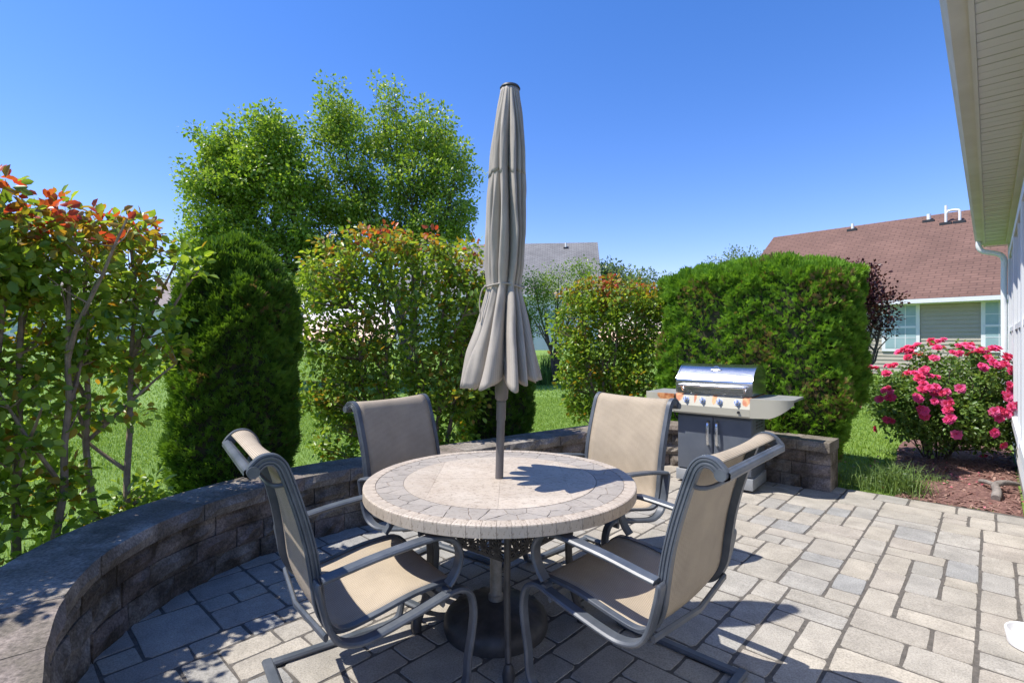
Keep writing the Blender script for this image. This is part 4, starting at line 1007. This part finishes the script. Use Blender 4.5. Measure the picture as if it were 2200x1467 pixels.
V = [(x, LN0, z) for x, z in rf]+[(x, LN1+.42, z) for x, z in rf]; n = len(rf); obj('roof', V, [tuple(range(n)), tuple(range(n,2*n))[::-1]]+[(k,(k+1)%n,n+(k+1)%n,n+k) for k in range(n)], M['brown_shingle'], HR, False, [(v[1], v[0]) for v in V])
dp = WALL0-Vd*2.42-Ud*.045
dish = thing('plastic_dish', 'small white round plastic dish on the pavers at the house wall', 'dish', (dp.x, dp.y, .002)); lathe('bowl', [(.085,0),(.095,.004),(.105,.06),(.103,.066),(.097,.066),(.09,.02),(.02,.014)], M['dish'], dish, 32)

# ------------------------------------------------------------------ neighbouring houses
def gable_house(name, label, org, ex, W_, D_, zg, ze, zr, ov, wallmat, roofmat, wins, lap, pipes=()):
    """org: front left corner (x,y); ex: unit vector along the front wall to the right; depth goes behind"""
    ang = math.atan2(ex[1], ex[0]); root = thing(name, label, 'house', (org[0], org[1], zg), ang)
    ze -= zg; zr -= zg
    V = [(0,0,-.6),(W_,0,-.6),(W_,D_,-.6),(0,D_,-.6),(0,0,ze),(W_,0,ze),(W_,D_,ze),(0,D_,ze),(0,D_/2,zr-.12),(W_,D_/2,zr-.12)]
    obj('wall', V, [(0,1,5,4),(1,2,6,9,5),(2,3,7,6),(3,0,4,8,7),(4,5,9,8),(6,7,8,9)], wallmat, root)
    V = []; F = []; z = -.2
    while z < ze-.02:
        cuts = [0]; 
        o_ = len(V); V += [(0,-.003,z),(W_,-.003,z),(W_,-.022,z),(0,-.022,z),(0,-.003,z+lap),(W_,-.003,z+lap)]; F += [(0+o_,3+o_,2+o_,1+o_),(3+o_,4+o_,5+o_,2+o_)]; z += lap
    obj('siding', V, F, wallmat, root)
    sl_ = (zr-ze)/(D_/2); ye = -ov; zz = ze-sl_*ov
    for s in (0, 1):
        ys = (ye, D_/2) if s == 0 else (D_+ov, D_/2); V = []
        for th in (0, .10):
            for x in (-.25, W_+.25):
                V += [(x, ys[0], zz+th), (x, ys[1], zr+th)]
        l_ = math.hypot(D_/2+ov, zr-zz); uv = [(v[0], 0 if abs(v[1]-ys[0]) < 1e-6 else l_) for v in V]
        r_ = obj('roof', V, [(4,6,7,5),(0,1,3,2),(0,2,6,4),(1,5,7,3),(0,4,5,1),(2,3,7,6)], roofmat, root, False, uv)
        if s == 0: r0 = r_
    box('gutter', (-.25, W_+.25, ye-.11, ye-.003, zz-.03, zz+.085), M['white'], root); box('soffit', (-.2, W_+.2, ye, -.02, zz-.05, zz-.032), M['white'], root)
    for x, z0, z1, w_ in wins:
        z0 -= zg; z1 -= zg
        wo = box('window', (x-.09, x+w_+.09, -.055, -.0235, z0-.09, z1+.09), M['white'], root)
        box('pane', (x, x+w_, -.061, -.0555, z0, z1), M['blind'], wo); zm = (z0+z1)/2; box('sash_rail', (x, x+w_, -.071, -.0615, zm-.03, zm+.03), M['white'], wo)
        for f in (1/3, 2/3): box('muntin', (x+w_*f-.008, x+w_*f+.008, -.066, -.0615, z0, z1), M['white'], wo)
        for f in (.25, .75): box('muntin', (x, x+w_, -.0665, -.0618, z0+(z1-z0)*f-.008, z0+(z1-z0)*f+.008), M['white'], wo)
    for x, f, h_, r_, bend in pipes:
        yy = ye+(D_/2-ye)*f; zb = zz+(zr-zz)*f+.06; pth = [(x,yy,zb-.1),(x,yy,zb+h_)] if not bend else smooth_path([(x,yy,zb-.1),(x,yy,zb+h_*.8),(x-.08,yy,zb+h_),(x-.28,yy,zb+h_),(x-.34,yy,zb+h_-.08)], 4)
        pp = tube('vent_pipe', pth, r_, M['pvc'], r0, 12)
        box('flashing', (x-.16, x+.16, yy-.16, yy+.16, zb-.06, zb+.035), M['dark'], r0)
    return root
ex = Vector((.687, -.727)); w1 = Vector((11.5, 15.0)); org = w1-ex*5.0
gable_house('brown_roof_house', 'beige sided house with brown shingle roof and white vent pipes beyond the hedge', org, ex, 13, 9.2, gz(11.5,15), 2.72, 5.75, .35, M['beige'], M['brown_shingle'],
            [(4.55, 1.18, 2.42, .72), (6.75, 1.18, 2.42, .8), (1.4, 1.18, 2.42, .72)], .115, [(2.7,.95,.25,.05,0),(5.0,.93,.25,.06,0),(5.5,.86,.62,.04,0),(5.85,.86,.42,.04,1)])
p0 = at(1000, 733, 30)
gable_house('grey_roof_house', 'pale house with grey shingle roof seen past the umbrella', (p0.x-4.5, 31.5), Vector((.995,-.10)), 12.4, 9, 1.0, 4.3, 8.0, .3, M['pale'], M['grey_shingle'], [(9.2,1.9,3.2,1.0),(6.6,1.9,3.2,1.0)], .14, [(10.5,.9,.35,.06,0)])
gable_house('pale_house', 'long pale house with taupe roof across the lawn behind the leafy row', (-43, 37.5), Vector((.998,.05)), 24, 9, 1.12, 4.1, 6.2, .4, M['pale'], M['tan_shingle'], [(13.4,1.25,3.1,1.7),(17.5,2.0,3.2,1.1),(6,2.0,3.2,1.1),(2,2.0,3.2,1.1)], .16)
rg = np.random.default_rng(2)
for lb, px, d, hg in (('ornamental grass tuft at the edge of the far lawn', 1185, 15.5, .75), ('low ornamental grass tuft beside the taller one', 1160, 14.5, .5)):
    b0 = at(px, 733, d); n = 260; P = np.stack([rg.normal(size=n)*.16, rg.normal(size=n)*.16, np.zeros(n)], 1); root = thing('ornamental_grass', lb, 'grass', G3(b0.x, d)); blades('blades', P, hg, .012, .7, ((.06,.13,.03),(.13,.22,.06)), int(px), root)
